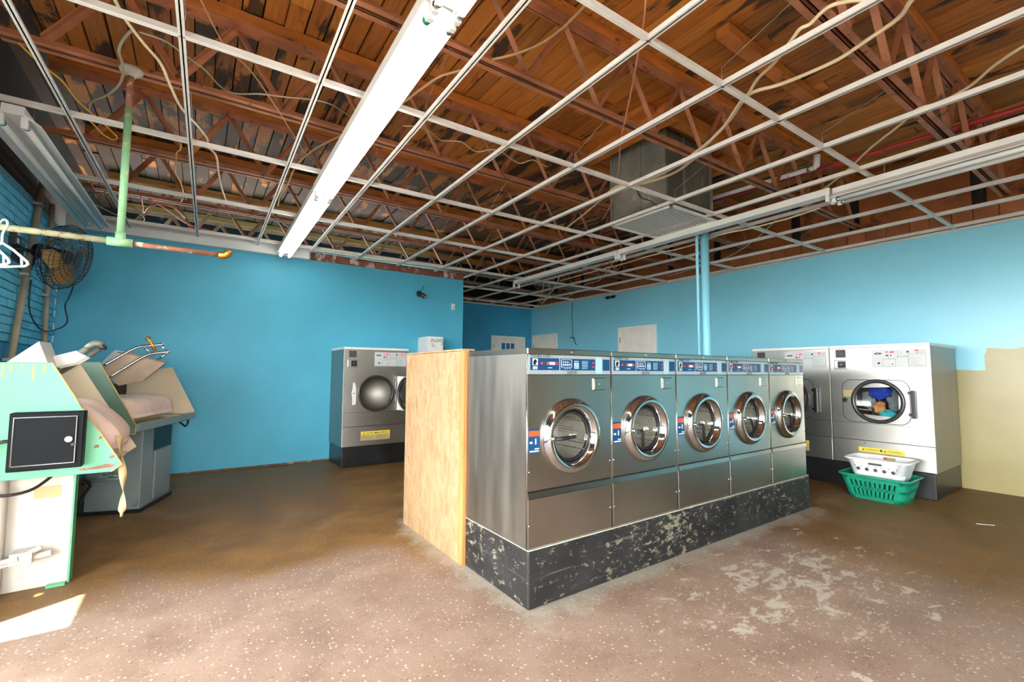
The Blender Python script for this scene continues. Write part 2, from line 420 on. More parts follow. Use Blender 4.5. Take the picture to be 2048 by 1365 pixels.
    def build(s, name, mat, parent=None, bevel=0, world=False):
        if world and parent:
            inv = Matrix.LocRotScale(parent.location, parent.rotation_euler.to_matrix(), None).inverted()
            s.v = [tuple(inv @ Vector(p)) for p in s.v]
        me = s.mesh(name)
        for m in (mat if isinstance(mat, (list, tuple)) else [mat]): me.materials.append(M[m])
        return link(name, me, parent, bevel)
def link(name, me, parent=None, bevel=0):
    o = bpy.data.objects.new(name, me); COL.objects.link(o); o.parent = parent
    if bevel:
        b = o.modifiers.new('bevel', 'BEVEL'); b.width = bevel; b.segments = 2; b.limit_method = 'ANGLE'; b.angle_limit = math.radians(50)
        b.harden_normals = False
    return o
def tag(o, label, cat, group=None, kind=None):
    o['label'] = label
    if cat: o['category'] = cat
    if group: o['group'] = group
    if kind: o['kind'] = kind
    return o
def struct(o, label=None):
    o['kind'] = 'structure'
    if label: o['label'] = label
    return o
def empty(name, loc=(0, 0, 0), rz=0.0):
    o = bpy.data.objects.new(name, None); COL.objects.link(o); o.location = loc; o.rotation_euler = (0, 0, rz); o.empty_display_size = .1
    return o
def thing(name, label, cat, loc=(0, 0, 0), rz=0.0, group=None): return tag(empty(name, loc, rz), label, cat, group)
def copy_tree(o, parent=None):
    c = o.copy(); COL.objects.link(c); c.parent = parent
    for ch in list(o.children): copy_tree(ch, c)
    return c
def rrect(x0, x1, z0, z1, r, y=0, n=6):
    pts = []
    for (cx, cz, a0) in ((x1-r, z1-r, 0), (x0+r, z1-r, PI/2), (x0+r, z0+r, PI), (x1-r, z0+r, 1.5*PI)):
        for k in range(n+1):
            a = a0+PI/2*k/n; pts.append((cx+r*math.cos(a), y, cz+r*math.sin(a)))
    return pts
def smooth_path(pts, sub=6):
    pts = [Vector(p) for p in pts]; out = []
    for i in range(len(pts)-1):
        p0, p1, p2, p3 = pts[max(i-1, 0)], pts[i], pts[i+1], pts[min(i+2, len(pts)-1)]
        for k in range(sub):
            u = k/sub
            out.append(.5*((2*p1)+(p2-p0)*u+(2*p0-5*p1+4*p2-p3)*u*u+(3*p1-p0-3*p2+p3)*u**3))
    out.append(pts[-1]); return out
_texts = {}
def text(s, size, mat, parent, loc, name='lettering', rot=(PI/2, 0, 0), align='LEFT'):
    key = (s, size, mat, align)
    if key not in _texts:
        cu = bpy.data.curves.new('lettering', 'FONT'); cu.body = s; cu.size = size; cu.extrude = .0004; cu.align_x = align; cu.resolution_u = 3
        ob = bpy.data.objects.new('lettering', cu); COL.objects.link(ob)
        dg = bpy.context.evaluated_depsgraph_get(); me = bpy.data.meshes.new_from_object(ob.evaluated_get(dg))
        bpy.data.objects.remove(ob); me.materials.clear(); me.materials.append(M[mat]); _texts[key] = me
    o = link(name, _texts[key], parent); o.location = loc; o.rotation_euler = rot; return o

# ------------------------------------------------------------------ shell
struct(MB().box((XL-.3, YF-.3, -.2), (XR+.3, YA+.3, 0)).build('floor', 'floor_terrazzo'))
struct(MB().box((-40, -40, -.35), (40, 40, -.22)).build('ground', 'pavement'))
# back wall (blue) up to the grid, the plenum stays open above it
w = struct(MB().box((XL, YB, 0), (XA, YB+.14, 2.79)).build('wall_back', 'blue_paint'))
for i in range(13):                                              # a bare brick course shows over the paint
    MB().box((1.2+.19*i, YB+.004+random.uniform(0, .006), 2.796), (1.2+.19*i+.182, YB+.12, 2.905)).build('brick', 'red_brick', w, bevel=.004)
struct(MB().box((XL+.05, 6.63, 2.77), (1.2, 6.745, 2.925)).build('trim_1', 'fascia', bevel=.004))
struct(MB().box((XA-.14, YB+.14, 0), (XA, YA, 2.85)).build('wall_alcove_side', 'dark_blue_paint'))
struct(MB().box((XA-.2, YA, 0), (XR+.2, YA+.14, 2.85)).build('wall_alcove_back', 'dark_blue_paint'))
struct(MB().box((XL-.2, YA, 2.85), (XR+.2, YA+.14, ZD+.3)).build('wall_plenum_back', 'char'))
MB().box((3.4, YA-.02, 2.86), (6.9, YA-.001, 3.0)).build('board', 'plywood', bpy.data.objects['wall_plenum_back'])
wr = struct(MB().box((XR, YF-.2, 0), (XR+.2, YA, 2.86)).build('wall_right', 'right_paint'))
wu = struct(MB().box((XR+.03, YF-.2, 2.86), (XR+.2, YA, ZD+.3)).build('wall_right_upper', 'char'))
y = .3
while y < YA-.25:                                                 # short boards over the wall paint
    wd = random.uniform(.17, .24)
    MB().box((XR+.004+random.uniform(0, .006), y, 2.865), (XR+.028, y+wd-.006, 3.07)).build('board', 'board_brown', wu); y += wd
y = .2
for wd in (.95, 1.15, .7, 1.2, .9, 1.2, 1.1, .9, .8):
    MB().box((XR+.008, y, 3.08), (XR+.028, y+wd-.12, 3.70)).build('plywood_sheet', 'plywood', wu); y += wd
# brick wall with storefront windows towards the street
m = MB(); m.box((XL-.24, 4.35, 0), (XL-.012, YA, 2.76)); m.box((XL-.24, 3.0, 0), (XL-.012, 4.35, 1.45)); m.box((XL-.24, 3.0, 1.45), (XL-.012, 3.1, 2.76)); m.box((XL-.24, 3.1, 2.05), (XL-.012, 4.35, 2.76)); m.box((XL-.24, YF, 2.5), (XL-.012, 3.0, 2.76)); m.box((XL-.24, YF, 0), (XL-.012, 3.0, .2)); m.box((XL-.24, YF, .2), (XL-.012, YF+.3, 2.5))
wl = struct(m.build('wall_left', 'mortar_blue'))
struct(MB().box((XL-.24, YF, 2.76), (XL-.03, YA, ZD+.3)).build('wall_left_upper', 'char'))
bm_ = MB().box((0, .004, .004), (.03, .2, .064)); bme = bm_.mesh('brick'); bme.materials.append(M['brick_blue'])
bmh = MB().box((0, .004, .004), (.03, .096, .064)).mesh('brick'); bmh.materials.append(M['brick_blue'])
for r in range(19):
    z = 1.46+r*.0685; yy = 4.62+(.102 if r % 2 else 0)
    while yy < YB-.05:
        full = yy+.2 < YB
        o = link('brick', bme if full else bmh, wl); o.location = (XL-.02+random.uniform(-.004, .002), yy, z); yy += .204
# front wall
m = MB(); m.box((XL-.2, YF-.2, 0), (-.8, YF, ZD+.3)); m.box((1.2, YF-.2, 0), (XR+.2, YF, ZD+.3)); m.box((-.8, YF-.2, 2.5), (1.2, YF, ZD+.3)); m.box((-.8, YF-.2, 0), (1.2, YF, .3))
struct(m.build('wall_front', 'front_paint'))
def window(n, pts_a, pts_b, z0, z1, bays, label):
    a, b = Vector(pts_a), Vector(pts_b); d = (b-a).normalized(); L = (b-a).length; nrm = Vector((-d.y, d.x, 0))
    mt = Matrix(((d.x, nrm.x, 0, a.x), (d.y, nrm.y, 0, a.y), (0, 0, 1, 0), (0, 0, 0, 1)))
    f = MB(); s = .055
    f.box((0, -.05, z0), (L, .05, z0+s), mt); f.box((0, -.05, z1-s), (L, .05, z1), mt)
    for k in range(bays+1):
        x = L*k/bays; f.box((max(0, x-s/2), -.05, z0), (min(L, x+s/2), .05, z1), mt)
    fr = struct(f.build('window_%d' % n, 'aluminium'), label)
    for k in range(bays): MB().box((L*k/bays+s/2, -.004, z0+s), (L*(k+1)/bays-s/2, .004, z1-s), mt).build('pane', 'pane_glass', fr)
window(1, (XL-.13, YF+.3, 0), (XL-.13, 3.0, 0), .2, 2.5, 5, 'aluminium storefront window in the brick wall')
window(3, (XL-.13, 3.1, 0), (XL-.13, 4.35, 0), 1.45, 2.05, 1, 'aluminium high window in the brick wall over the presses')
window(2, (-.8, YF-.1, 0), (1.2, YF-.1, 0), .3, 2.5, 2, 'aluminium storefront window in the front wall')
# added unseen slabs keep the sun off the glass except for the last bay
struct(MB().box((XL-1.7, YF-1, 2.55), (XL-.25, 2.45, 2.62)).build('sun_blocker', 'fascia'))
struct(MB().box((XL-1.7, 3.0, 2.55), (XL-.25, 4.6, 2.62)).build('sun_blocker', 'fascia'))

x = XL+.1
struct(MB().box((XL, YB-.012, 0), (XA, YB-.0005, .022)).build('baseboard_back', 'grime'))

# ------------------------------------------------------------------ roof: deck, planks, joists
ceil = struct(MB().box((XL-.3, YF-.3, ZD+.04), (XR+.3, YA+.3, ZD+.2)).build('ceiling', 'char'))
xk = XL-.05
k = 0
while xk < XR:
    wd = random.choice((.128, .132, .136, .14)); yj = -1.6+random.uniform(-.9, .6)
    while yj < YA:
        ln = random.uniform(3.2, 5.2); y1 = min(yj+ln, YA)
        if yj < YA-.1:
            dz = random.uniform(0, .022)
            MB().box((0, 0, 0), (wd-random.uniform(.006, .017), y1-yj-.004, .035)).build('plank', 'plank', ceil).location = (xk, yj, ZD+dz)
        yj = y1
    xk += wd
cA, sA = math.cos(TILT), math.sin(TILT)
def tl(x, y, z=0): return Vector((x*cA-y*sA, x*sA+y*cA, z))         # tilted ceiling frame -> room
def angle_web(p0, p1, w=.042):
    d = Vector(p1)-Vector(p0); L = d.length
    m = MB(); m.box((-w/2, -.004, 0), (w/2, .0, L)); m.box((-w/2, -w, 0), (-w/2+.004, 0, L)); return m, L
wm_, WL = angle_web((0, 0, 3.15), (.312, 0, 3.64)); wme = wm_.mesh('web_member'); wme.materials.append(M['steel_brown'])
for jy in (-.32, .98, 2.28, 3.6, 4.9, 6.2, 7.5, 8.75):
    x0, x1 = -1.15, 6.85
    m = MB()
    for (za, zb) in ((3.10, 3.15), (3.61, 3.66)):
        up = za < 3.3
        for sgn in (-1, 1):
            fl = (za, za+.006) if up else (zb-.006, zb)
            m.box((x0 if not up else x0+.1, min(sgn*.008, sgn*.05), fl[0]), (x1 if not up else x1, max(sgn*.008, sgn*.05), fl[1]))
            m.box((x0, min(sgn*.008, sgn*.014), za), (x1, max(sgn*.008, sgn*.014), zb))
    j = m.build('steel_joist', 'steel_brown', ceil); j['label'] = 'rust-brown open-web steel roof joist'
    j.location = tl(0, jy); j.rotation_euler = (0, 0, TILT)
    nail = MB().box((x0, -.06, 3.663), (x1, .06, ZD-.002)).build('nailer', 'timber', j)
    if jy > -.2:
        k = -2; dx = .312
        while True:
            xt = .07+.624*k
            if xt+dx > x1-.05: break
            if xt > x0:
                for sg in (-1, 1):
                    xb = xt+sg*dx
                    if xb < x0+.05: continue
                    o = link('web_member', wme, j); o.location = (xb, 0.0, 3.14)
                    a = math.atan2(-sg*dx, .49); o.rotation_euler = (0, a, 0)
            k += 1
# timber curb around the duct opening
for (a, b) in (((3.45, 2.45, 3.56), (3.55, 3.75, 3.735)), ((4.85, 2.45, 3.56), (4.95, 3.75, 3.735)), ((3.55, 2.5, 3.60), (4.85, 2.6, 3.735)), ((3.55, 3.66, 3.60), (4.85, 3.74, 3.735)), ((3.0, 1.65, 3.66), (4.7, 1.75, 3.735)), ((3.3, 2.62, 3.68), (3.44, 3.6, 3.735))):
    MB().box(a, b).build('timber', 'timber', ceil, bevel=.004)
MB().box((3.6, 2.62, 3.70), (4.8, 2.74, 3.738)).build('plywood_sheet', 'plywood', ceil)

# ------------------------------------------------------------------ suspended grid
grid = thing('ceiling_grid', 'white metal drop-ceiling grid hanging empty under the brown joists', 'ceiling grid', (0, 0, 0), TILT)
def tee(along, fixed, a, b, name):
    m = MB(); w, h, t_ = .030, .036, .004
    if along == 'y':
        m.box((fixed-w/2, a, ZG), (fixed+w/2, b, ZG+t_)); m.box((fixed-.0035, a, ZG), (fixed+.0035, b, ZG+h))
    else:
        m.box((a, fixed-w/2, ZG+.0015), (b, fixed+w/2, ZG+t_+.0015)); m.box((a, fixed-.0035, ZG), (b, fixed+.0035, ZG+h+.002))
    return m.build(name, 'tee_white', grid)
gx = [-.175+.6305*k for k in range(-1, 12)]
gy = [.14+1.248*k for k in range(0, 8)]
for x in gx:
    yend = 6.60 if x < 1.1 else (6.72 if x < 3.5 else YA-.05)
    tee('y', x, -1.2, yend, 'main_tee')
for y in gy:
    tee('x', y, (XL+.05 if y < 6.6 else XA+.15), XR-.05+.0, 'cross_tee')
for y in gy[1:7]:
    for x in gx[1::2]:
        if y > 6.5 and x < 3.7: continue
        jx = min((.98, 2.28, 3.6, 4.9, 6.2, 7.5, 8.75), key=lambda q: abs(q-y))
        MB().tube([(x, y, ZG+.03), (x+.01, y+.01, ZG+.12), (x, jx, 3.1)], .0022, 4).build('hanger_wire', 'grey_metal', grid)
# wall angle along the right and alcove walls
struct(MB().box((XR-.025, YF, 2.845), (XR-.001, YA, 2.872)).build('trim_2', 'tee_white'))
struct(MB().box((XA, YA-.025, 2.845), (XR, YA-.001, 2.872)).build('trim_3', 'tee_white'))

# ------------------------------------------------------------------ fluorescent strip lights
def strip(label, x, y0, y1, lit=False, tubes=True, reflector=False, z=2.805):
    if reflector: z -= .02
    r = thing('strip_light', label, 'ceiling light', tuple(tl(x, y0, z)), TILT)
    L = y1-y0; m = MB()
    if reflector:
        m.prism([(-.13, 0, -.055), (-.05, 0, .0), (-.05, 0, .045), (.05, 0, .045), (.05, 0, 0), (.13, 0, -.055), (.125, 0, -.06), (.045, 0, -.012), (-.045, 0, -.012), (-.125, 0, -.06)], (0, L, 0))
    else: m.box((-.085 if lit else -.055, 0, -.02), (.085 if lit else .055, L, .04))
    m.build('housing', 'white_metal', r)
    sp = .052
    for s in (-1, 1):
        for e in (0, 1):
            yy = .0 if e == 0 else L-.03
            mm = MB().box((s*sp-.016, yy, -.085), (s*sp+.016, yy+.03, -.015)); mm.build('lampholder', 'white_plastic', r, bevel=.005)
        if tubes:
            tb = MB().tube([(s*sp, .03, -.062), (s*sp, L-.03, -.062)], .019, 12).build('tube', 'tube_lit' if lit else 'tube_off', r)
            for yy in (.03, L-.055): MB().tube([(s*sp, yy, -.062), (s*sp, yy+.025, -.062)], .0195, 12).build('end_cap', 'green_plastic' if yy < .1 and s < 0 else 'soft_chrome', tb)
    for q in (.35, L-.35): MB().tube([(0, q, .04), (.004, q, .16), (0, q, .29)], .003, 4).build('chain', 'grey_metal', r)
    return r
strip('glowing twin-tube strip light reaching the blue back wall', .775, 4.14, 6.56, lit=True)
strip('glowing twin-tube strip light with green-ringed ends, running towards the storefront', .77, 1.70, 4.12, lit=True)
strip('glowing twin-tube strip light nearest the storefront, third of the glowing line', .77, -.74, 1.68, lit=True)
strip('unlit dusty twin-tube strip light beside the blue brick wall', -1.045, 3.86, 6.30, reflector=True)
strip('unlit white strip light with ribbed reflector above the right dryers', 4.45, -.78, 1.64, reflector=True)
strip('unlit bare strip light channel beside the metal duct', 4.45, 1.66, 4.10, tubes=False)
strip('unlit bare strip light channel over the alcove', 4.45, 4.12, 6.55, tubes=False)

# ------------------------------------------------------------------ duct with return grille
d = thing('return_air_duct', 'grey sheet-metal duct box with louvred grille hanging from the roof deck', 'duct', (3.78, 2.78, 2.93))
MB().box((0, 0, 0), (.005, .72, .78)).build('side_panel', 'galv', d); MB().box((.8, 0, 0), (.805, .72, .78)).build('side_panel', 'galv', d)
MB().box((.005, 0, 0), (.8, .005, .78)).build('front_panel', 'galv_dark', d); MB().box((.005, .715, 0), (.8, .72, .78)).build('back_panel', 'galv_dark', d)
for (a, b) in (((-.012, .30, 0), (0, .325, .78)), ((-.012, -.012, 0), (.02, .012, .78)), ((.78, -.012, 0), (.815, .012, .78)), ((-.012, .70, 0), (.01, .73, .78)), ((.30, -.01, 0), (.32, 0, .78))): MB().box(a, b).build('seam', 'galv', d)
g = MB(); gx0, gx1, gy0, gy1 = -.08, .70, -.13, .66
for (a, b) in (((gx0, gy0, -.085), (gx1, gy0+.03, -.06)), ((gx0, gy1-.03, -.085), (gx1, gy1, -.06)), ((gx0, gy0, -.085), (gx0+.03, gy1, -.06)), ((gx1-.03, gy0, -.085), (gx1, gy1, -.06))): g.box(a, b)
gr = g.build('grille_frame', 'white_metal', d, bevel=.003)
sl = MB().box((gx0+.03, -.014, -.003), (gx1-.03, .014, .0)); slm = sl.mesh('slat'); slm.materials.append(M['white_metal'])
for k in range(20):
    o = link('slat', slm, gr); o.location = (0, gy0+.05+k*.0365, -.072); o.rotation_euler = (math.radians(8), 0, 0)
MB().box((gx0+.02, gy0+.02, -.05), (gx1-.02, gy1-.02, -.0)).build('collar', 'galv_dark', d)

# ------------------------------------------------------------------ pipes
def pipe(name, label, cat, pts, r, mat, n=12): return tag(MB().tube(pts, r, n).build(name, mat), label, cat)
pipe('sprinkler_pipe', 'red painted pipe running through the joists above the right dryers', 'pipe', [(5.3, -.8, 3.32), (5.3, .55, 3.353), (5.3, 3.1, 3.42), (5.3, 6.0, 3.47)], .022, 'red_pipe')
r = thing('drain_pipe', 'short white plastic pipe with elbow alongside the red pipe', 'pipe', (5.05, 1.95, 3.32))
MB().tube([(0, 0, 0), (0, 1.7, .06)], .024, 12).build('run', 'white_plastic', r); MB().tube([(0, 0, 0), (0, -.03, .01), (0, -.04, .12)], .03, 12).build('elbow', 'white_plastic', r); MB().tube([(0, .02, -.0), (0, .05, 0)], .032, 12).build('clamp', 'grey_metal', r)
# painted post and conduit behind the washers
r = thing('support_post', 'blue painted round steel post rising behind the washers', 'post', (4.76, 2.985, 0))
MB().tube([(0, 0, 0), (0, 0, 3.10)], .048, 20).build('shaft', 'post_paint', r); MB().tube([(0, 0, 0), (0, 0, .02)], .09, 20).build('base_plate', 'post_paint', r)
tag(MB().tube([(4.68, 3.03, 0), (4.68, 3.03, 2.72), (4.66, 3.02, 2.9), (4.62, 3.02, 3.0)], .018, 10).build('conduit', 'post_paint'), 'thin blue painted conduit beside the blue post', 'conduit')
# long conduits in the plenum over the back wall
for (yy, zz, lab, x0, x1) in ((6.95, 3.0, 'long dusty grey conduit over the back wall, next to the fascia', -.5, 6.8), (7.35, 3.05, 'long dusty grey conduit behind the other one over the back wall', 0.2, 6.8), (7.9, 3.0, 'deepest long grey conduit in the dark plenum behind the back wall', 1.2, 6.8)):
    tag(MB().tube([tl(x0, yy, zz), tl((x0+x1)/2, yy, zz+.02), tl(x1, yy, zz-.02)], .034, 10).build('conduit', 'cable_grey'), lab, 'conduit')

# hanging garment rail
r = thing('garment_rail', 'pale green pipe garment rail hanging from a joist', 'rail', (-.42, 3.573, 2.01))
MB().tube([(0, 0, .03), (0, 0, .84)], .020, 14).build('drop_pipe', 'pipe_green', r); MB().tube([(0, 0, .84), (0, 0, 1.08)], .018, 14).build('rusty_neck', 'pipe_rust', r)
MB().lathe([(.0, 1.095), (.062, 1.093), (.058, 1.075), (.035, 1.06), (.026, 1.045), (.0, 1.045)], (0, 0, 0), 'z', 20).build('flange', 'bare_concrete', r)
MB().tube([(-.84, 0, 0), (-.05, 0, 0)], .018, 14).build('rail_bar', 'pipe_pale', r); MB().tube([(.05, 0, 0), (.50, 0, 0)], .016, 14).build('rail_bar', 'pipe_rust', r)
m = MB().tube([(-.06, 0, 0), (.06, 0, 0)], .026, 14); m.tube([(0, 0, 0), (0, 0, .06)], .026, 14); m.build('tee_fitting', 'pipe_green', r)
MB().tube([(.50, 0, 0), (.535, 0, .0), (.552, -.005, .012), (.56, -.01, .035)], .026, 12).build('end_elbow', 'brass', r)
# plastic hangers
def hanger(label, x, yaw, tilt=0):
    r = thing('clothes_hanger', label, 'hanger', (x, 3.573, 2.035), yaw)
    hook = [(.0, 0, -.11), (0, 0, -.06), (.028, 0, -.02), (.026, 0, .006), (0, 0, .018), (-.024, 0, .004), (-.026, 0, -.02)]
    MB().tube(smooth_path(hook, 4), .0055, 8).build('hook', 'white_plastic', r)
    b = [(0, 0, -.11), (.09, 0, -.155), (.20, 0, -.225), (.208, 0, -.24), (.19, 0, -.25), (0, 0, -.245), (-.19, 0, -.25), (-.208, 0, -.24), (-.20, 0, -.225), (-.09, 0, -.155), (0, 0, -.11)]
    MB().tube(b, .0065, 8).build('frame', 'white_plastic', r)
    for s in (-1, 1): MB().tube([(s*.155, 0, -.195), (s*.165, 0, -.25)], .005, 6).build('notch_bar', 'white_plastic', r)
hanger('white plastic hanger on the rail, nearest the drop pipe', -.905, math.radians(-48)); hanger('white plastic hanger second from the drop pipe', -.96, math.radians(-52)); hanger('white plastic hanger third from the drop pipe', -1.015, math.radians(-50))

# ------------------------------------------------------------------ cables
def cable(label, pts, r, mat, z=None, name='cable', group=None):
    P = []
    for p in pts:
        if len(p) == 3: P.append(at(p[0], p[1], Z=p[2]))
        else: P.append(at(p[0], p[1], Z=z))
    return tag(MB().tube(smooth_path(P, 5), r, 6).build(name, mat), label, 'cable', group)
cable('thick cream cable sweeping from the roof over the grid to the duct', [(1990, -160, 3.12), (1930, -100, 3.05), (1830, -8), (1798, 35), (1736, 79), (1676, 119), (1608, 150), (1554, 171), (1497, 190), (1460, 240), (1420, 282), (1385, 320), (1340, 350), (1270, 372), (1246, 381)], .011, 'cable_white', 2.93)
cable('thin cream cable twisted up to the wire knot on the grid', [(1900, -90, 3.1), (1820, -30, 3.0), (1750, -4), (1700, 2), (1663, 11), (1641, 27), (1620, 48), (1600, 58), (1584, 79), (1549, 125), (1516, 157), (1497, 186), (1478, 208), (1440, 262), (1390, 305), (1340, 340), (1280, 366), (1232, 374), (1200, 402), (1160, 435), (1125, 462)], .009, 'cable_white', 2.9)
cable('cream cable drooping from the right wall side across the joists to the strip light', [(2300, -60, 3.1), (2150, 40, 3.05), (2055, 88), (1990, 130), (1940, 172), (1880, 205), (1835, 218), (1800, 250), (1740, 297), (1690, 345), (1640, 385), (1600, 425), (1570, 440)], .009, 'cable_white', 2.98)
cable('thin pinkish wire hanging in front of the duct', [(1300, -90, 3.14), (1292, -5), (1287, 50), (1276, 110), (1266, 165), (1252, 232), (1241, 285, 2.96), (1237, 340, 2.93), (1226, 400, 2.91), (1205, 440, 2.90)], .005, 'cable_pink', 3.0)
cable('tan cable drooping below the second joist from the storefront', [(1180, 0), (1150, 32), (1120, 60), (1080, 88), (1030, 108), (985, 119)], .008, 'cable_tan', 3.08)
cable('tan cable leaving the glowing light sideways', [(926, 140), (880, 153), (840, 180), (800, 210), (780, 222)], .008, 'cable_tan', 3.0)
cable('thin grey wire wandering from the wire nut across the planks', [(278, 64), (330, 82), (372, 112), (410, 140), (440, 172), (470, 187), (520, 188), (570, 194), (620, 199), (660, 208), (700, 232), (722, 238)], .005, 'cable_grey', 3.05)
cable('long white cable dangling past the hanging rail pipe to the back', [(170, -120, 3.12), (200, -60, 3.0), (228, -4), (252, 40), (290, 90), (322, 128), (340, 170), (362, 215), (395, 252), (414, 277), (415, 293), (432, 312), (438, 350), (446, 385), (462, 408), (520, 414), (545, 417)], .008, 'cable_white', 2.95)
cable('grey flexible cable curling around the pipe flange', [(262, 62), (246, 80), (238, 102), (244, 125), (246, 150), (236, 172), (214, 190), (184, 203), (177, 215), (182, 228), (178, 238)], .008, 'cable_grey', 3.03)
cable('yellow cable slanting behind the grid near the brick wall', [(38, 86), (64, 112), (95, 138), (126, 164), (150, 196), (175, 220), (203, 243), (222, 262), (234, 275), (225, 279), (205, 268), (190, 252), (178, 240), (164, 224)], .006, 'cable_yellow', 3.0)
cable('short yellow cable hanging from the fourth joist', [(362, 288), (360, 300), (354, 304), (352, 318), (351, 345), (360, 362), (366, 385), (363, 402), (358, 404)], .007, 'cable_yellow', 3.05)
cable('orange cable looping beside the unlit strip light', [(108, 327), (125, 325), (150, 337), (172, 354), (184, 370), (190, 390), (198, 396), (212, 382), (228, 368)], .007, 'cable_orange', 2.98)
cable('orange cable forking behind the hanging rail pipe', [(281, 391), (285, 410), (287, 426), (296, 414), (315, 408), (340, 412), (358, 424), (370, 436)], .008, 'cable_orange', 3.0)
cable('orange cable lying over the back grid tee', [(298, 398), (322, 412), (350, 432), (380, 450), (430, 464), (470, 474), (530, 480)], .007, 'cable_orange', 3.0)
cable('tan cable hanging in a loop over the fascia', [(184, 408), (200, 414), (232, 430), (262, 438), (284, 442), (288, 436), (272, 418), (252, 408), (210, 388), (170, 388)], .007, 'cable_tan', 2.95)
cable('thin tan wire kinked between the grid tees mid ceiling', [(806, 252), (835, 254), (858, 262), (880, 280), (905, 282), (925, 285), (942, 298), (957, 304), (980, 300), (1000, 302), (1018, 315), (1040, 327), (1065, 320), (1080, 328), (1093, 333)], .005, 'cable_tan', 2.98)
cable('slack pale cable drooping under the bare light channel', [(1640, 416), (1580, 436), (1500, 457), (1440, 470), (1380, 492), (1300, 512), (1250, 527), (1200, 540), (1120, 562)], .008, 'cable_white', 2.80)
cable('pale cable slanting from the bare light channel to the blue post', [(1560, 432), (1510, 480), (1460, 512), (1412, 530), (1340, 552)], .007, 'cable_white', 2.98)
cable('pair of pale cables hanging down near the alcove corner, longer one', [(1118, 556), (1106, 580), (1092, 596), (1083, 610), (1076, 622)], .008, 'cable_white', 2.75)
cable('pair of pale cables hanging down near the alcove corner, looped one', [(1088, 566), (1084, 590), (1080, 606), (1092, 600), (1100, 582), (1096, 566)], .007, 'cable_white', 2.78)
cable('pale cable strung along the alcove wall top', [(1230, 520), (1200, 560), (1170, 570), (1140, 592), (1120, 598)], .008, 'cable_white', 2.9)
cable('tangle of salmon wires at the light channel joint', [(1200, 532), (1216, 524), (1230, 536), (1244, 524), (1236, 540), (1220, 532), (1208, 540), (1226, 548)], .006, 'cable_orange', 2.82)
cable('dark cable running along the grid under the duct', [(1270, 372), (1282, 395), (1300, 402), (1320, 415), (1340, 412)], .005, 'cable_black', 2.88)
cable('thin tan wire hanging straight past the third and fourth joists', [(360, -90, 3.12), (402, 0), (452, 95), (500, 140), (556, 220), (600, 290), (645, 345)], .004, 'cable_tan', 3.06)
cable('tan cable arcing beside the far end of the glowing light', [(690, 268), (640, 292), (612, 312), (590, 335), (575, 370), (560, 392), (556, 412)], .007, 'cable_tan', 3.0)
cable('slack grey cable draped over the conduits behind the back wall', [(385, 415), (430, 430), (480, 436), (540, 428), (600, 470), (680, 492), (760, 488)], .008, 'cable_grey', 3.1)
cable('tan cable hanging in a long arc over the middle joists', [(798, 414), (830, 440), (870, 462), (910, 478), (960, 492), (1010, 498)], .006, 'cable_tan', 2.95)

# ------------------------------------------------------------------ doors
def door(n, loc, rz, w, h, label, panes=False):
    """local x right along the wall, y into the wall"""
    f = MB(); cs = .07
    f.box((0, -.025, 0), (cs, .0, h)); f.box((w-cs, -.025, 0), (w, .0, h)); f.box((cs, -.025, h-cs), (w-cs, .0, h))
    r = struct(f.build('door_%d' % n, 'door_paint', bevel=.004), label); r.location = loc; r.rotation_euler = (0, 0, rz)
    lf = MB().box((cs, -.012, .01), (w-cs, .0, h-cs)).build('door_leaf', 'door_paint', r)
    pw = (w-2*cs-.3)/2
    if panes:
        for k in range(3):
            x = .30+k*.135; MB().box((x, -.018, h-.36), (x+.10, -.012, h-.175)).build('pane', 'glass_blue', lf)
    else:
        for cx in (0, 1):
            x = cs+.1+cx*(pw+.1)
            for (z0, z1) in ((h-.34-.07, h-.17), (1.0, h-.50), (.2, .9)):
                m = MB().box((x, -.022, z0), (x+pw, -.012, z1)); m.box((x+.03, -.028, z0+.03), (x+pw-.03, -.02, z1-.03)); m.build('door_panel', 'door_paint', lf, bevel=.004)
    kb = MB().lathe([(.0, -.075), (.022, -.072), (.03, -.055), (.022, -.035), (.012, -.03), (.012, -.012)], (w-cs-.06, 0, 1.0), 'y', 16).build('door_knob', 'brass', lf)
    for z in (.25, h-.3): MB().tube([(cs, -.03, z), (cs, -.03, z+.1)], .008, 8).build('hinge', 'brass', r)
door(1, (XR, 6.285, 0), -PI/2, .925, 2.14, 'white six-panel door in the right blue wall behind the washers')
door(2, (XR, 9.14, 0), -PI/2, .96, 2.165, 'white panel door in the right blue wall next to the alcove corner')
door(3, (5.74, YA, 0), 0, 1.0, 2.12, 'white door with three small blue panes in the alcove', True)

# ------------------------------------------------------------------ small wall devices
r = thing('security_camera', 'small dark bullet camera on the back wall above the left dryer', 'camera', (2.85, YB, 2.455))
MB().lathe([(0, -.03), (.035, -.03), (.035, 0)], (0, 0, .01), 'y', 14).build('mount', 'black_metal', r); MB().tube([(0, -.02, .01), (-.0, -.06, .0)], .01, 8).build('bracket', 'grey_metal', r)
MB().tube([(-.035, -.05, .035), (.035, -.17, -.045)], .032, 14).build('barrel', 'black_metal', r); MB().tube([(.035, -.17, -.045), (.04, -.178, -.05)], .022, 14).build('lens', 'label_olive', r)
MB().tube([(.0, -.005, .03), (.05, -.006, .10), (.08, -.006, .16)], .004, 6).build('lead', 'cable_black', r)
r = thing('security_camera', 'dark twin-lens camera under the trim of the right wall', 'camera', (XR, 6.42, 2.79))
MB().box((-.02, -.03, -.02), (0, .03, .02)).build('mount', 'black', r)
for s in (-1, 1): MB().tube([(-.04, s*.07+.04*0, -.0), (-.15, s*.07-.03, -.03)], .03, 12).build('barrel', 'black', r)
MB().tube([(-.05, -.08, 0), (-.05, .08, 0)], .012, 8).build('bracket', 'grey_metal', r)
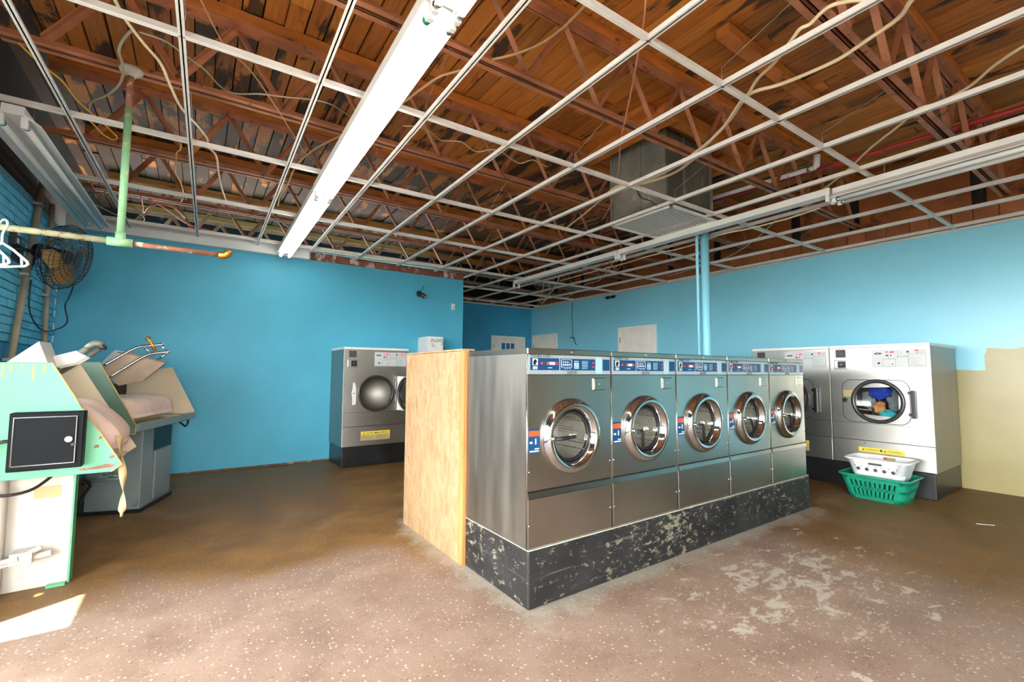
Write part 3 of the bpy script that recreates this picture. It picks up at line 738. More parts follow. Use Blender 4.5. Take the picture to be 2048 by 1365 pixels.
r = thing('wall_sensor', 'small white sensor box on the back wall corner', 'sensor', (3.455, YB, 2.27)); MB().box((-.03, -.035, 0), (.03, 0, .10)).build('case', 'white_plastic', r, bevel=.006); MB().box((-.02, -.038, .015), (.02, -.034, .05)).build('lens_cover', 'label_grey', r)
r = thing('wall_cabinet', 'white box with black scribbles fixed to the back wall behind the particleboard', 'box', (2.85, 6.36, 1.2))
MB().box((0, 0, 0), (.25, .388, .575)).build('case', 'white_paper', r, bevel=.004)
for pts in ([(.06, .53), (.05, .50), (.08, .49), (.09, .52), (.06, .54)], [(.10, .53), (.11, .49), (.14, .50), (.14, .54)], [(.165, .49), (.165, .535), (.18, .52), (.195, .535), (.2, .49)], [(.21, .545), (.228, .53), (.232, .47), (.22, .44)], [(.05, .46), (.10, .455)], [(.06, .42), (.09, .43), (.13, .425)]):
    MB().tube([(x, -.001, z) for x, z in pts], .004, 5).build('pen_mark', 'black', r)
tag(MB().tube([(XR-.008, 7.65, 2.84), (XR-.01, 7.66, 2.5), (XR-.008, 7.64, 2.2), (XR-.03, 7.62, 2.05), (XR-.02, 7.56, 1.98)], .006, 6).build('cable', 'cable_black'), 'thin black cable hanging down the right wall between the two doors', 'cable')
tag(MB().tube([(XR-.03, 7.72, 2.02), (XR-.04, 7.66, 2.04), (XR-.03, 7.6, 2.0), (XR-.04, 7.56, 2.03), (XR-.03, 7.54, 1.9), (XR-.02, 7.5, 1.86)], .008, 6).build('cable', 'cable_black'), 'frayed black cable end bunched on the right wall', 'cable')

# ------------------------------------------------------------------ wall fan
fc = Vector((-1.0, 5.5, 2.23)); fn = Vector((.93, -.30, -.22)).normalized()
fan = thing('wall_fan', 'round caged wall fan on the blue brick wall', 'fan', tuple(fc))
q = fn.to_track_quat('Z', 'Y').to_matrix().to_4x4()
m = MB(); R = .29
for k in range(44):
    a = 2*PI*k/44; c, s_ = math.cos(a), math.sin(a)
    m.tube([(.05*c, .05*s_, .085), (.16*c, .16*s_, .08), (.26*c, .26*s_, .05), (R*c, R*s_, .0), (.26*c, .26*s_, -.06), (.08*c, .08*s_, -.085)], .0022, 4, False, q)
for (rr_, zz) in ((R, 0), (.2, .073), (.12, .083), (.2, -.075), (.25, .058), (.16, .08), (.27, .04), (.27, -.05), (.14, -.08)):
    m.tube([(rr_*math.cos(2*PI*k/28), rr_*math.sin(2*PI*k/28), zz) for k in range(29)], .0045 if rr_ == R else .0028, 5, False, q)
m.build('cage', 'fan_cage', fan)
m = MB(); m.tube([(0, 0, -.22), (0, 0, .02)], [.06, .06], 14, True, q); m.tube([(0, 0, .085), (0, 0, .092)], .05, 16, True, q); m.build('motor', 'black_metal', fan)
for k in range(4):
    mt = q @ Matrix.Rotation(k*PI/2+.4, 4, 'Z') @ Matrix.Rotation(math.radians(28), 4, 'X')
    MB().prism([(.03, -.03, 0), (.10, -.085, 0), (.22, -.10, 0), (.255, -.02, 0), (.23, .07, 0), (.12, .06, 0), (.03, .03, 0)], (0, 0, .003), mt).build('blade', 'fan_blade', fan)
MB().tube([fc*0+q @ Vector((0, 0, -.15)), Vector((XL-.0, 5.34, 2.23))-fc], .014, 8).build('arm', 'black_metal', fan); MB().tube([q @ Vector((0, 0, -.2)), Vector((XL, 5.72, 2.08))-fc], .012, 8).build('arm', 'black_metal', fan)
MB().box(Vector((XL, 5.24, 2.12))-fc, Vector((XL+.012, 5.44, 2.34))-fc).build('wall_plate', 'black_metal', fan)
r = thing('outlet_box', 'black electrical outlet box on the blue brick wall beside the fan', 'outlet', (XL, 5.20, 2.30)); MB().box((0, -.045, -.07), (.05, .045, .07)).build('box', 'black_metal', r, bevel=.004)
for z in (-.035, .03): MB().box((.05, -.025, z-.02), (.054, .025, z+.02)).build('socket', 'label_grey', r)
tag(MB().tube(smooth_path([at(145, 545, X=-1.1), at(147, 570, X=-1.12), at(138, 595, X=-1.15), at(130, 612, X=-1.15), at(135, 640, X=-1.12), at(128, 652, X=-1.15), at(110, 660, X=-1.18), at(86, 662, X=-1.2), at(66, 640, X=-1.22), at(58, 610, X=-1.235), at(62, 560, X=-1.235)], 5), .006, 6).build('cable', 'cable_black'), 'black power cord looping below the wall fan', 'cable')
for (pa, pb, rr_, lab) in (((85, 370), (14, 760), .024, 'grey leaning conduit on the brick wall, nearer the storefront'), ((104, 420), (84, 760), .02, 'rusty grey upright conduit on the brick wall near the back corner')):
    a = at(*pa, X=XL+.04); b = at(*pb, X=XL+.04); dd = (b-a).normalized(); b = a+dd*((0.0-a.z)/dd.z)
    r = thing('wall_conduit', lab, 'conduit', tuple(b)); up_ = a-b; MB().tube([(0, 0, 0), up_*1.02], rr_, 10).build('run', 'cable_grey', r)
    for f_ in (.45, .7, .93): c_ = up_*f_; MB().box(c_+Vector((-.036, -.045, -.012)), c_+Vector((rr_+.003, .045, .012))).build('strap', 'grey_metal', r)

# ------------------------------------------------------------------ washers on their curb
XW, YW, ZW, PW, HW = 1.462, 1.97, .303, .648, 1.066
curb = thing('machine_curb', 'black painted concrete curb under the washer row', 'curb', (1.46, 1.956, 0))
MB().box((0, 0, 0), (3.25, .68, .296)).build('curb_block', 'curb', curb, bevel=.01); MB().box((.004, .004, .296), (3.246, .676, .302)).build('curb_top', 'bare_concrete', curb)
def make_washer():
    W = PW-.006; r = thing('washing_machine', '', 'washing machine', (0, 0, 0))
    DEP = .655
    m = MB(); m.box((0, .012, 0), (.004, DEP, HW-.03)); m.box((W-.004, .012, 0), (W, DEP, HW-.03)); m.box((0, DEP-.004, 0), (W, DEP, HW-.03)); m.box((.004, .012, 0), (W-.004, DEP, .004)); m.box((.004, .012, HW-.04), (W-.004, DEP, HW-.031))
    m.build('cabinet', 'steel_side', r)
    MB().box((-.001, -.004, HW-.034), (W+.001, DEP+.004, HW)).build('top_cover', 'steel', r, bevel=.004)
    MB().tube([(W*.5, -.005, HW-.016), (W*.5, -.011, HW-.016)], .009, 12).build('screw', 'chrome', r)
    # upper front with the door hole
    cx, cz, rd = .312, .572, .178
    MB().plate_hole(.006, W-.006, .30, .918, 0, .012, cx, cz, rd).build('front_panel', 'steel', r)
    MB().box((.004, .012, .258), (W-.004, .02, .30)).build('recess_strip', 'black_metal', r)
    MB().prism([(.006, -.012, .262), (.006, .0, .29), (.006, .01, .29), (.006, .01, .255)], (W-.012, 0, 0)).build('grip_rail', 'steel', r)
    MB().box((.006, 0, .004), (W-.006, .012, .256)).build('lower_panel', 'steel', r, bevel=.002)
    for s in (.003, W-.003): MB().tube([(s, .006, 0), (s, .006, HW-.034)], .0045, 8).build('edge_strip', 'soft_chrome', r)
    for (x, z) in ((.014, .40), (W-.014, .40), (.014, .12), (W-.014, .12)): MB().lathe([(0, -.004), (.006, -.003), (.006, 0)], (x, 0, z), 'y', 10).build('screw', 'chrome', r)
    # console
    cp = MB().box((.006, -.002, .922), (W-.006, .012, HW-.036)).build('control_panel', 'panel_silver', r)
    def dec(x0, x1, z0, z1, mat, y=-.0035, nm='decal'): return MB().box((x0, y, z0), (x1, y+.0016, z1)).build(nm, mat, cp)
    dec(.018, .222, .945, 1.012, 'label_blue', nm='blue_label'); dec(.230, .505, .945, 1.012, 'label_blue', nm='blue_label'); dec(.57, W-.012, .945, 1.012, 'label_blue', nm='blue_label')
    dec(.515, .562, .928, 1.026, 'label_paleblue', nm='card_slot')
    # horse-head emblem on a white tile
    dec(.032, .068, .972, 1.008, 'label_white', -.0045, 'emblem_tile')
    MB().prism([(.036, -.0048, .974), (.036, -.0048, .99), (.042, -.0048, 1.001), (.05, -.0048, 1.005), (.058, -.0048, 1.0), (.063, -.0048, .988), (.058, -.0048, .984), (.054, -.0048, .99), (.055, -.0048, .978), (.06, -.0048, .974)], (0, -.0006, 0)).build('horse_emblem', 'black', cp)
    for k in range(3): dec(.034, .066, .95+k*.006, .953+k*.006, 'label_white', -.0045, 'print_line')
    MB().lathe([(0, -.006), (.0085, -.0055), (.0085, -.003)], (.098, 0, .983), 'y', 12).build('indicator', 'label_red', cp)
    for (x, mt_) in ((.120, 'label_dark'), (.140, 'label_orange'), (.160, 'label_white'), (.180, 'label_white'), (.203, 'label_red')): dec(x-.008, x+.008, .975, .991, mt_, -.0055, 'button')
    dec(.14, .17, .957, .960, 'label_white', -.0045, 'print_line')
    fr = rrect(.238, .316, .962, 1.006, .006, -.0045)
    MB().tube(fr+[fr[0]], .0013, 4).build('display_frame', 'label_white', cp)
    for k in range(4): dec(.248+k*.016, .258+k*.016, .972, .982, 'label_grey', -.0045, 'display_key'); dec(.250+k*.016, .258+k*.016, .988, .996, 'label_red' if k == 3 else 'label_grey', -.0045, 'display_key')
    for k in range(3): dec(.262+k*.018, .27+k*.018, .953, .956, 'label_white', -.0045, 'print_line')
    dec(.336, .372, .955, .990, 'label_paleblue', -.0045, 'icon_tile'); MB().tube([(.342, -.0055, .962), (.354, -.0055, .985), (.366, -.0055, .962), (.342, -.0055, .962)], .0014, 4).build('icon', 'label_blue', cp)
    dec(.336, .37, .996, .999, 'label_white', -.0045, 'print_line')
    for k in range(7): dec(.396, .396+random.choice((.05, .06, .045)), .955+k*.007, .9575+k*.007, 'label_paleblue', -.0045, 'print_line')
    for z in (.962, .985): dec(.482, .498, z, z+.010, 'label_red', -.0045, 'indicator')
    text('DOUBLE LOAD', .020, 'label_dark', cp, (.02, -.0045, 1.0165)); text('DEXTER', .021, 'label_dark', cp, (.28, -.0045, .9255))
    # coin box
    cb = MB().box((.485, -.008, .826), (.592, .002, .902)).build('coin_box', 'steel', r, bevel=.006); MB().box((.494, -.0095, .834), (.565, -.008, .894)).build('coin_door', 'steel', cb); MB().tube([(.53, -.0095, .864), (.53, -.0125, .864)], .006, 10).build('lock', 'chrome', cb)
    # warning sticker
    st = MB().box((.008, -.0015, .498), (.082, 0, .628)).build('warning_sticker', 'label_blue', r)
    MB().box((.010, -.0025, .588), (.080, -.0015, .618)).build('print_block', 'label_orange', st)
    for (a, b, c_, d_) in ((.016, .034, .55, .560), (.052, .060, .545, .575), (.016, .078, .505, .512), (.05, .078, .518, .524)): MB().box((a, -.0025, c_), (b, -.0015, d_)).build('print_block', 'label_white', st)
    # drum, gasket, ring, glass
    MB().lathe([(rd, .01), (.19, .03), (.20, .06), (.205, .36), (.0, .37)], (cx, 0, cz), 'y', 40).build('drum', 'drum_perf', r)
    dr = MB().lathe([(.213, .0), (.213, -.012), (.205, -.030), (.19, -.043), (.172, -.046), (.158, -.038), (.15, -.018), (.142, -.006), (.139, .012), (.15, .02), (.178, .01)], (cx, 0, cz), 'y', 56, closed=True).build('door_ring', 'chrome', r)
    MB().lathe([(.139, -.004), (.131, -.008), (.127, .012), (.139, .012)], (cx, 0, cz), 'y', 48, closed=True).build('gasket', 'rubber', dr)
    MB().lathe([(.128, .0), (.118, .012), (.108, .05), (.085, .085), (.0, .09)], (cx, 0, cz), 'y', 40).build('door_glass', 'pane_glass', dr)
    return r
def add_handle(root, ang):
    cx, cz = .312, .572
    dr = [c for c in root.children if c.name.startswith('door_ring')][0]
    m = MB(); m.tube([(cx-.165, -.04, cz-.0), (cx-.165, -.062, cz)], .014, 12); m.build('handle_pivot', 'chrome', dr)
    d_ = Vector((math.cos(ang), 0, math.sin(ang))); p = Vector((cx-.165, -.066, cz))
    m = MB(); a = p; b = p+Vector((.045, -.006, 0))
    if abs(ang) < .2: m.tube([p, p+d_*.05+Vector((0, -.004, 0)), p+d_*.14], [.009, .012, .009], 8)
    else: m.tube([a, b, b+Vector((.008, 0, -.01)), b+d_*.10], [.008, .009, .010, .009], 8)
    m.build('door_handle', 'black_metal', dr)
proto = make_washer()
labels = ['stainless front-load washer beside the particleboard panel, handle pointing sideways', 'second stainless front-load washer from the particleboard panel', 'middle stainless front-load washer of the five on the curb', 'fourth stainless front-load washer from the particleboard panel', 'last stainless front-load washer of the row, facing the dryer end']
ws = [proto]+[copy_tree(proto) for _ in range(4)]
for i, o in enumerate(ws):
    o.location = (XW+PW*i, YW, ZW); o['label'] = labels[i]; o['group'] = 'front-load washers on the curb'
    add_handle(o, (0.03, -1.5, -1.45, -1.15, -1.35)[i])
# tops: plumbing hose stubs behind the washers
for i, x in enumerate((1.95, 2.55, 3.25)):
    tag(MB().tube(smooth_path([(x, 2.50, 1.383), (x+.1, 2.53, 1.386), (x+.25, 2.54, 1.386), (x+.36, 2.51, 1.383)], 4), .012, 8).build('hose', 'rubber'), 'black hose lying on top of the %s washer' % ('first', 'second', 'third')[i], 'hose')

# ------------------------------------------------------------------ particleboard end panel with stud frame
r = thing('particleboard_partition', 'raw particleboard end panel with pine edge stud beside the washers', 'partition', (1.44, 2.635, 0))
MB().box((0, .055, 0), (.014, 1.005, 1.375)).build('board', 'osb', r); MB().box((.0, .004, 0), (.04, .053, 1.378)).build('stud', 'stud_wood', r, bevel=.003)
MB().box((.014, .96, 0), (.052, 1.0, 1.37)).build('stud', 'stud_wood', r, bevel=.003)
MB().box((0, .02, 1.378), (.09, 1.005, 1.39)).build('cap_board', 'osb', r)
MB().box((.05, .98, 0), (3.22, .994, 1.37)).build('rear_board', 'osb', r)
MB().box((.09, .06, 1.34), (3.22, .985, 1.352)).build('cap_board', 'osb', r)

# ------------------------------------------------------------------ dryers
def make_dryer(open_door=False):
    W, H0, H1, DEP = .872, .262, 1.555, .94
    r = thing('tumble_dryer', '', 'dryer')
    m = MB(); m.box((0, .014, H0), (.004, DEP, H1-.03)); m.box((W-.004, .014, H0), (W, DEP, H1-.03)); m.box((0, DEP-.004, H0), (W, DEP, H1-.03)); m.box((.004, .014, H0), (W-.004, DEP, H0+.004)); m.box((.004, .014, H1-.04), (W-.004, DEP, H1-.031)); m.build('cabinet', 'steel_side', r)
    MB().box((-.002, -.006, H1-.03), (W+.002, DEP, H1)).build('top_trim', 'white_metal', r, bevel=.003)
    cx, cz, rd = .43, .945, .215
    MB().plate_hole(.003, W-.003, .522, H1-.033, 0, .014, cx, cz, rd).build('front_panel', 'steel_dryer', r)
    MB().box((.003, 0, H0+.002), (W-.003, .014, .517)).build('lower_panel', 'steel_dryer', r, bevel=.002)
    MB().lathe([(0, -.004), (.008, -.003), (.008, 0)], (.30, 0, .492), 'y', 10).build('screw', 'chrome', r)
    MB().box((.005, -.0, .70), (.867, -.0012, .703)).build('panel_crease', 'black_metal', r)
    # control label
    cp = MB().box((.398, -.003, 1.308), (.846, 0, 1.497)).build('control_panel', 'label_grey', r)
    D = lambda x0, x1, z0, z1, mt, nm='print_line', y=-.0042: MB().box((x0, y, z0), (x1, y+.0014, z1)).build(nm, mt, cp)
    MB().prism([(.452+.035*math.cos(k*PI/10), -.0042, 1.455+.010*math.sin(k*PI/10)) for k in range(20)], (0, .0012, 0)).build('oval_logo', 'label_dark', cp); D(.44, .464, 1.453, 1.457, 'label_grey', 'oval_logo_bar', -.0052)
    for (x, z, w_, h_, mt) in ((.52, 1.462, .018, .014, 'led_red'), (.555, 1.458, .034, .02, 'led_red'), (.76, 1.468, .028, .018, 'led_red'), (.769, 1.448, .010, .010, 'label_red')): D(x, x+w_, z, z+h_, mt, 'indicator', -.0055)
    for (x, z, w_, h_) in ((.518, 1.425, .022, .014), (.556, 1.425, .012, .014), (.692, 1.458, .02, .018), (.57, 1.335, .008, .014)): D(x, x+w_, z, z+h_, 'label_dark', 'button')
    MB().lathe([(0, -.008), (.011, -.007), (.011, -.003)], (.458, 0, 1.352), 'y', 12).build('knob', 'label_dark', cp)
    for (x0, x1, z0, z1) in ((.492, .60, 1.318, 1.395), (.54, .62, 1.40, 1.47), (.705, .84, 1.32, 1.44), (.612, .70, 1.418, 1.421)):
        fr = [(x0, -.0036, z0), (x1, -.0036, z0), (x1, -.0036, z1), (x0, -.0036, z1), (x0, -.0036, z0)]; MB().tube(fr, .0011, 4).build('print_frame', 'label_dark', cp)
    for k in range(5): D(.72, .76+random.uniform(0, .05), 1.335+k*.017, 1.3365+k*.017, 'label_dark')
    for k in range(4): D(.79, .84, 1.45+k*.009, 1.4515+k*.009, 'label_dark')
    MB().tube([(.635, -.0036, 1.462), (.655, -.0036, 1.448)], .0012, 4).build('print_line', 'label_dark', cp)
    bp = MB().box((.062, -.004, 1.42), (.158, 0, 1.508)).build('bill_plate', 'label_dark', r); MB().tube([(.112, -.004, 1.464), (.112, -.008, 1.464)], .007, 10).build('lock', 'chrome', bp)
    cb = MB().box((.045, -.012, 1.29), (.175, 0, 1.392)).build('coin_box', 'steel_dryer', r, bevel=.006); MB().box((.085, -.022, 1.305), (.16, -.012, 1.378)).build('coin_slide', 'black_metal', cb); MB().tube([(.118, -.022, 1.342), (.118, -.03, 1.342)], .014, 12).build('lock', 'chrome', cb)
    # drum
    dm = MB().lathe([(rd, .012), (.24, .03), (.35, .06), (.36, .62), (.0, .64)], (cx, 0, cz), 'y', 44).build('drum', 'steel_drum', r)
    if open_door: MB().tube([(cx-.12, .60, cz+.02), (cx-.12, .57, cz+.02)], .06, 20).build('drum_hub', 'chrome', dm)
    st = MB().box((.24, -.0015, .33), (.632, 0, .448)).build('warning_sticker', 'label_olive', r)
    MB().box((.241, -.0022, .405), (.631, -.0012, .447)).build('yellow_band', 'label_yellow', st)
    for x in (.30, .49): text('WARNING', .024, 'label_dark', st, (x, -.0032, .417)); MB().prism([(x-.028, -.0032, .415), (x-.008, -.0032, .415), (x-.018, -.0032, .436)], (0, .001, 0)).build('triangle', 'label_dark', st)
    for k in range(4):
        for x in (.252, .45): MB().box((x, -.0022, .343+k*.014), (x+random.uniform(.12, .165), -.0014, .3455+k*.014)).build('print_line', 'label_dark', st)
    MB().lathe([(.0, -.004), (.012, -.004), (.012, -.001)], (.44, 0, .425), 'y', 12).build('print_mark', 'label_dark', st)
    # door
    x0, x1, z0, z1 = .112, .70, .715, 1.172
    if not open_door:
        out = rrect(x0, x1, z0, z1, .09, 0)
        n_ = len(out); vs = []
        for y_ in (-.004, -.0008):
            vs += [(x, y_, z) for x, _, z in out]
            for x, _, z in out:
                a = math.atan2(z-cz, x-cx); vs.append((cx+.20*math.cos(a), y_, cz+.20*math.sin(a)))
        fs = []
        for k in range(n_):
            j = (k+1) % n_; fs += [(k, j, n_+j, n_+k), (2*n_+k, 3*n_+k, 3*n_+j, 2*n_+j), (k, 2*n_+k, 2*n_+j, j), (n_+k, n_+j, 3*n_+j, 3*n_+k)]
        dp = MB().add(vs, fs).build('door_panel', 'steel_dryer', r)
        fr = [(x, -.002, z) for x, _, z in out]; MB().tube(fr+[fr[0]], .0038, 6).build('door_gasket', 'label_dark', dp)
    else:
        hx = x1+.01; mt = Matrix.Translation((hx, -.012, 0)) @ Matrix.Rotation(math.radians(-104), 4, 'Z').inverted() @ Matrix.Translation((-hx, 0, 0))
        out = rrect(x0, x1, z0, z1, .09, 0)
        dp = MB().plate_hole(x0, x1, z0, z1, -.02, 0, cx-.0, cz, .19)
        dp.v = [tuple(mt @ Vector(p)) for p in dp.v]; dp = dp.build('door_panel', 'steel_dryer', r)
    def DL(prof, nm, mat, par, closed=True):
        b = MB(); b.lathe(prof, (cx, 0, cz), 'y', 48, closed=closed)
        if open_door: b.v = [tuple(mt @ Vector(p)) for p in b.v]
        return b.build(nm, mat, par)
    if not open_door:
        ring = DL([(.236, -.004), (.236, -.016), (.226, -.024), (.205, -.022), (.196, -.008), (.20, -.003)], 'door_rim', 'dryer_rim', dp)
        DL([(.198, -.012), (.19, -.004), (.0, -.002)], 'door_glass', 'pane_glass', ring, False)
        h = MB(); h.box((.718, -.055, .79), (.752, -.018, 1.07)); h.build('door_handle', 'black', dp, bevel=.006)
        for z in (.81, 1.03): MB().box((.69, -.03, z), (.725, -.004, z+.03)).build('handle_bracket', 'black_metal', dp)
        kn = MB()
        for k in range(5):
            a = 2*PI*k/5+.3; kn.tube([(.136, -.012, .95), (.136+.026*math.cos(a), -.012, .95+.026*math.sin(a))], .009, 8)
        kn.tube([(.136, -.004, .95), (.136, -.022, .95)], .013, 10); kn.build('latch_knob', 'black', dp)
        MB().box((.122, -.0055, .985), (.215, -.004, 1.06)).build('instruction_label', 'label_olive', dp)
    else:
        ring = DL([(.236, .0), (.236, .02), (.222, .032), (.205, .03), (.19, .0), (.20, -.003)], 'door_rim', 'dryer_rim', dp)
        DL([(.20, .012), (.185, .05), (.12, .075), (.0, .08)], 'door_glass', 'pane_glass', ring, False)
        MB().lathe([(rd+.028, 0), (rd+.028, -.012), (rd+.01, -.016), (rd-.004, -.004), (rd-.004, .02)], (cx, 0, cz), 'y', 48).build('opening_rim', 'dryer_rim', r)
        lk = MB().prism([(.118, -.004, .80), (.118, -.004, .90), (.105, -.004, .95), (.118, -.004, 1.0), (.125, -.004, 1.09), (.145, -.004, 1.09), (.165, -.004, 1.02), (.165, -.004, .82), (.15, -.004, .80)], (0, .004, 0)).build('latch_plate', 'white_metal', r); MB().box((.128, -.008, .945), (.145, -.004, .955)).build('latch_slot', 'black', lk)
        MB().box((.70, -.02, .82), (.72, 0, .92)).build('hinge', 'grey_metal', r); MB().box((.70, -.02, 1.0), (.72, 0, 1.10)).build('hinge', 'grey_metal', r)
    return r
dr1 = make_dryer(); dr1.location = (5.98, 2.222, 0); dr1.rotation_euler = (0, 0, -PI/2)
dr1['label'] = 'stainless tumble dryer with coloured laundry inside, above the baskets'; dr1['group'] = 'dryers along the right wall'
dr2 = copy_tree(dr1); dr2.location = (5.98, 3.102, 0); dr2['label'] = 'stainless tumble dryer half hidden behind the last washer'
tag(MB().box((5.99, 1.36, 0), (6.93, 3.09, .258)).build('dryer_plinth', 'plinth', bevel=.008), 'black plinth under the two dryers on the right wall', 'plinth')
dl = make_dryer(True); dl.location = (1.552, 6.07, 0); dl['label'] = 'stainless tumble dryer with open round door against the back wall'
dlw = dl
tag(MB().box((1.56, 6.085, 0), (2.42, 6.745, .258)).build('dryer_plinth', 'plinth', bevel=.008), 'black plinth under the open dryer at the back wall', 'plinth')
# shorten the left dryer so that it ends at the back wall
for ch in dl.children:
    if ch.name.startswith('cabinet') or ch.name.startswith('top_trim'):
        for v in ch.data.vertices:
            if v.co.y > .6: v.co.y -= .262
    if ch.name.startswith('drum'):
        for v in ch.data.vertices:
            if v.co.y > .5: v.co.y -= .15
        for g_ in ch.children: g_.location.y -= .15
# laundry tumbling behind the dryer glass
def blob(name, label, mat, c, s, seed):
    rnd = random.Random(seed); bm = bmesh.new(); bmesh.ops.create_icosphere(bm, subdivisions=3, radius=1)
    ph = [rnd.uniform(0, 6) for _ in range(6)]
    for v in bm.verts:
        p = v.co.copy(); k = 1+.18*math.sin(4*p.x+ph[0])*math.sin(3*p.y+ph[1])+.14*math.sin(7*p.z+ph[2]+3*p.x)+.08*math.sin(11*p.y+ph[3])
        v.co = Vector((p.x*s[0], p.y*s[1], p.z*s[2]))*k
    me = bpy.data.meshes.new(name); bm.to_mesh(me); bm.free(); me.materials.append(M[mat]); me.polygons.foreach_set('use_smooth', [True]*len(me.polygons))
    o = link(name, me); o.location = c; return tag(o, label, 'laundry', 'laundry in the dryer')
blob('laundry_garment', 'deep blue garment behind the dryer window', 'cloth_blue', (6.12, 1.81, 1.03), (.06, .10, .075), 1)
blob('laundry_garment', 'teal garment at the bottom of the dryer window', 'cloth_teal', (6.10, 1.74, .80), (.05, .095, .05), 2)
blob('laundry_garment', 'tan garment in the middle of the dryer window', 'cloth_tan', (6.11, 1.82, .875), (.05, .055, .06), 3)
blob('laundry_garment', 'grey garment at the side of the dryer window', 'cloth_grey', (6.16, 1.69, .96), (.07, .08, .11), 4)
blob('laundry_garment', 'dull grey garment at the hinge side of the dryer window', 'cloth_grey', (6.17, 1.92, .95), (.07, .06, .12), 5)

blob('laundry_garment', 'dark heap of laundry filling the back of the dryer drum', 'cloth_dark', (6.38, 1.80, .93), (.12, .26, .26), 6)

# ------------------------------------------------------------------ laundry baskets
def basket(name, label, mat, loc, rz, tilt, La, Lb, Wa, Wb, H, style):
    """tapered rounded-rectangle shell; long side along local x"""
    r = thing(name, label, 'basket', loc, rz); r.rotation_euler = (tilt, 0, rz)
    def loop(f, inset=0, n=6):
        L = (Lb+(La-Lb)*f)/2-inset; W_ = (Wb+(Wa-Wb)*f)/2-inset; rad = .07; pts = []
        for (cx, cy, a0) in ((L-rad, W_-rad, 0), (-L+rad, W_-rad, PI/2), (-L+rad, -W_+rad, PI), (L-rad, -W_+rad, 1.5*PI)):
            for k in range(n+1): a = a0+PI/2*k/n; pts.append((cx+rad*math.cos(a), cy+rad*math.sin(a)))
        return pts
    def wall_pt(f, side, u, off=0):
        L = (Lb+(La-Lb)*f)/2; W_ = (Wb+(Wa-Wb)*f)/2
        return {'f': Vector((u*(L-.07), -W_-off, H*f)), 'b': Vector((-u*(L-.07), W_+off, H*f)), 'r': Vector((L+off, u*(W_-.07), H*f)), 'l': Vector((-L-off, -u*(W_-.07), H*f))}[side]
    # floor of the basket
    lo = loop(0); MB().prism([(x, y_, .0) for x, y_ in lo], (0, 0, .006)).build('bottom', mat, r)
    # walls: bands and ribs leave open slots between them
    bands = [(0, .16), (.44, .55), (.80, 1.0)] if style == 'slots' else [(0, .22), (.42, 1.0)]
    m = MB()
    for (f0, f1) in bands:
        A, B = loop(f0), loop(f1); Ai, Bi = loop(f0, .005), loop(f1, .005); n = len(A)
        vs = [(x, y_, H*f0) for x, y_ in A]+[(x, y_, H*f1) for x, y_ in B]+[(x, y_, H*f0) for x, y_ in Ai]+[(x, y_, H*f1) for x, y_ in Bi]
        fs = []
        for k in range(n):
            j = (k+1) % n; fs += [(k, j, n+j, n+k), (2*n+k, 3*n+k, 3*n+j, 2*n+j), (k, 2*n+k, 2*n+j, j), (n+k, n+j, 3*n+j, 3*n+k)]
        m.add(vs, fs)
    m.build('wall_bands', mat, r)
    R_ = MB(); A0 = loop(1, -.0); 
    R_.tube([(x, y_, H) for x, y_ in loop(1, -.008)]+[(loop(1, -.008)[0][0], loop(1, -.008)[0][1], H)], .012, 8); R_.build('rim', mat, r)
    for side, cnt in (('f', 11), ('b', 11), ('r', 6), ('l', 6)):
        for k in range(cnt):
            u = -1+2*k/(cnt-1) if style == 'slots' else -1+2*k/(cnt-1)
            f0, f1 = (.1, .85) if style == 'slots' else (.2, .44)
            a, b = wall_pt(f0, side, u), wall_pt(f1, side, u); d = Vector((1, 0, 0)) if side in 'fb' else Vector((0, 1, 0))
            w_ = .011 if style == 'slots' else .017
            nrm = {'f': Vector((0, 1, 0)), 'b': Vector((0, -1, 0)), 'r': Vector((-1, 0, 0)), 'l': Vector((1, 0, 0))}[side]*.005
            MB().prism([a-d*w_, a+d*w_, b+d*w_, b-d*w_], nrm).build('rib', mat, r)
    # solid corners
    for (sx_, sy_) in ((1, 1), (-1, 1), (-1, -1), (1, -1)):
        A, B = loop(0), loop(1); n = 7; base = {(1, 1): 0, (-1, 1): 7, (-1, -1): 14, (1, -1): 21}[(sx_, sy_)]
        vs = [(A[base+k][0], A[base+k][1], 0) for k in range(7)]+[(B[base+k][0], B[base+k][1], H) for k in range(7)]; vs += [(x*.985, y_*.985, z) for x, y_, z in vs]
        fs = []
        for k in range(6): fs += [(k, k+1, 8+k, 7+k), (14+k, 21+k, 22+k, 15+k)]
        MB().add(vs, fs).build('corner', mat, r)
    return r
# long sides parallel to the dryer fronts
bg = basket('laundry_basket', 'green plastic slotted laundry basket on the floor by the dryer', 'green_plastic', (5.68, 1.715, .002), -PI/2, 0, .56, .44, .44, .36, .225, 'slots')
bw = basket('laundry_basket', 'white plastic laundry basket sitting inside the green one', 'white_plastic', (5.70, 1.705, .16), -PI/2, 0, .50, .37, .36, .27, .225, 'holes')
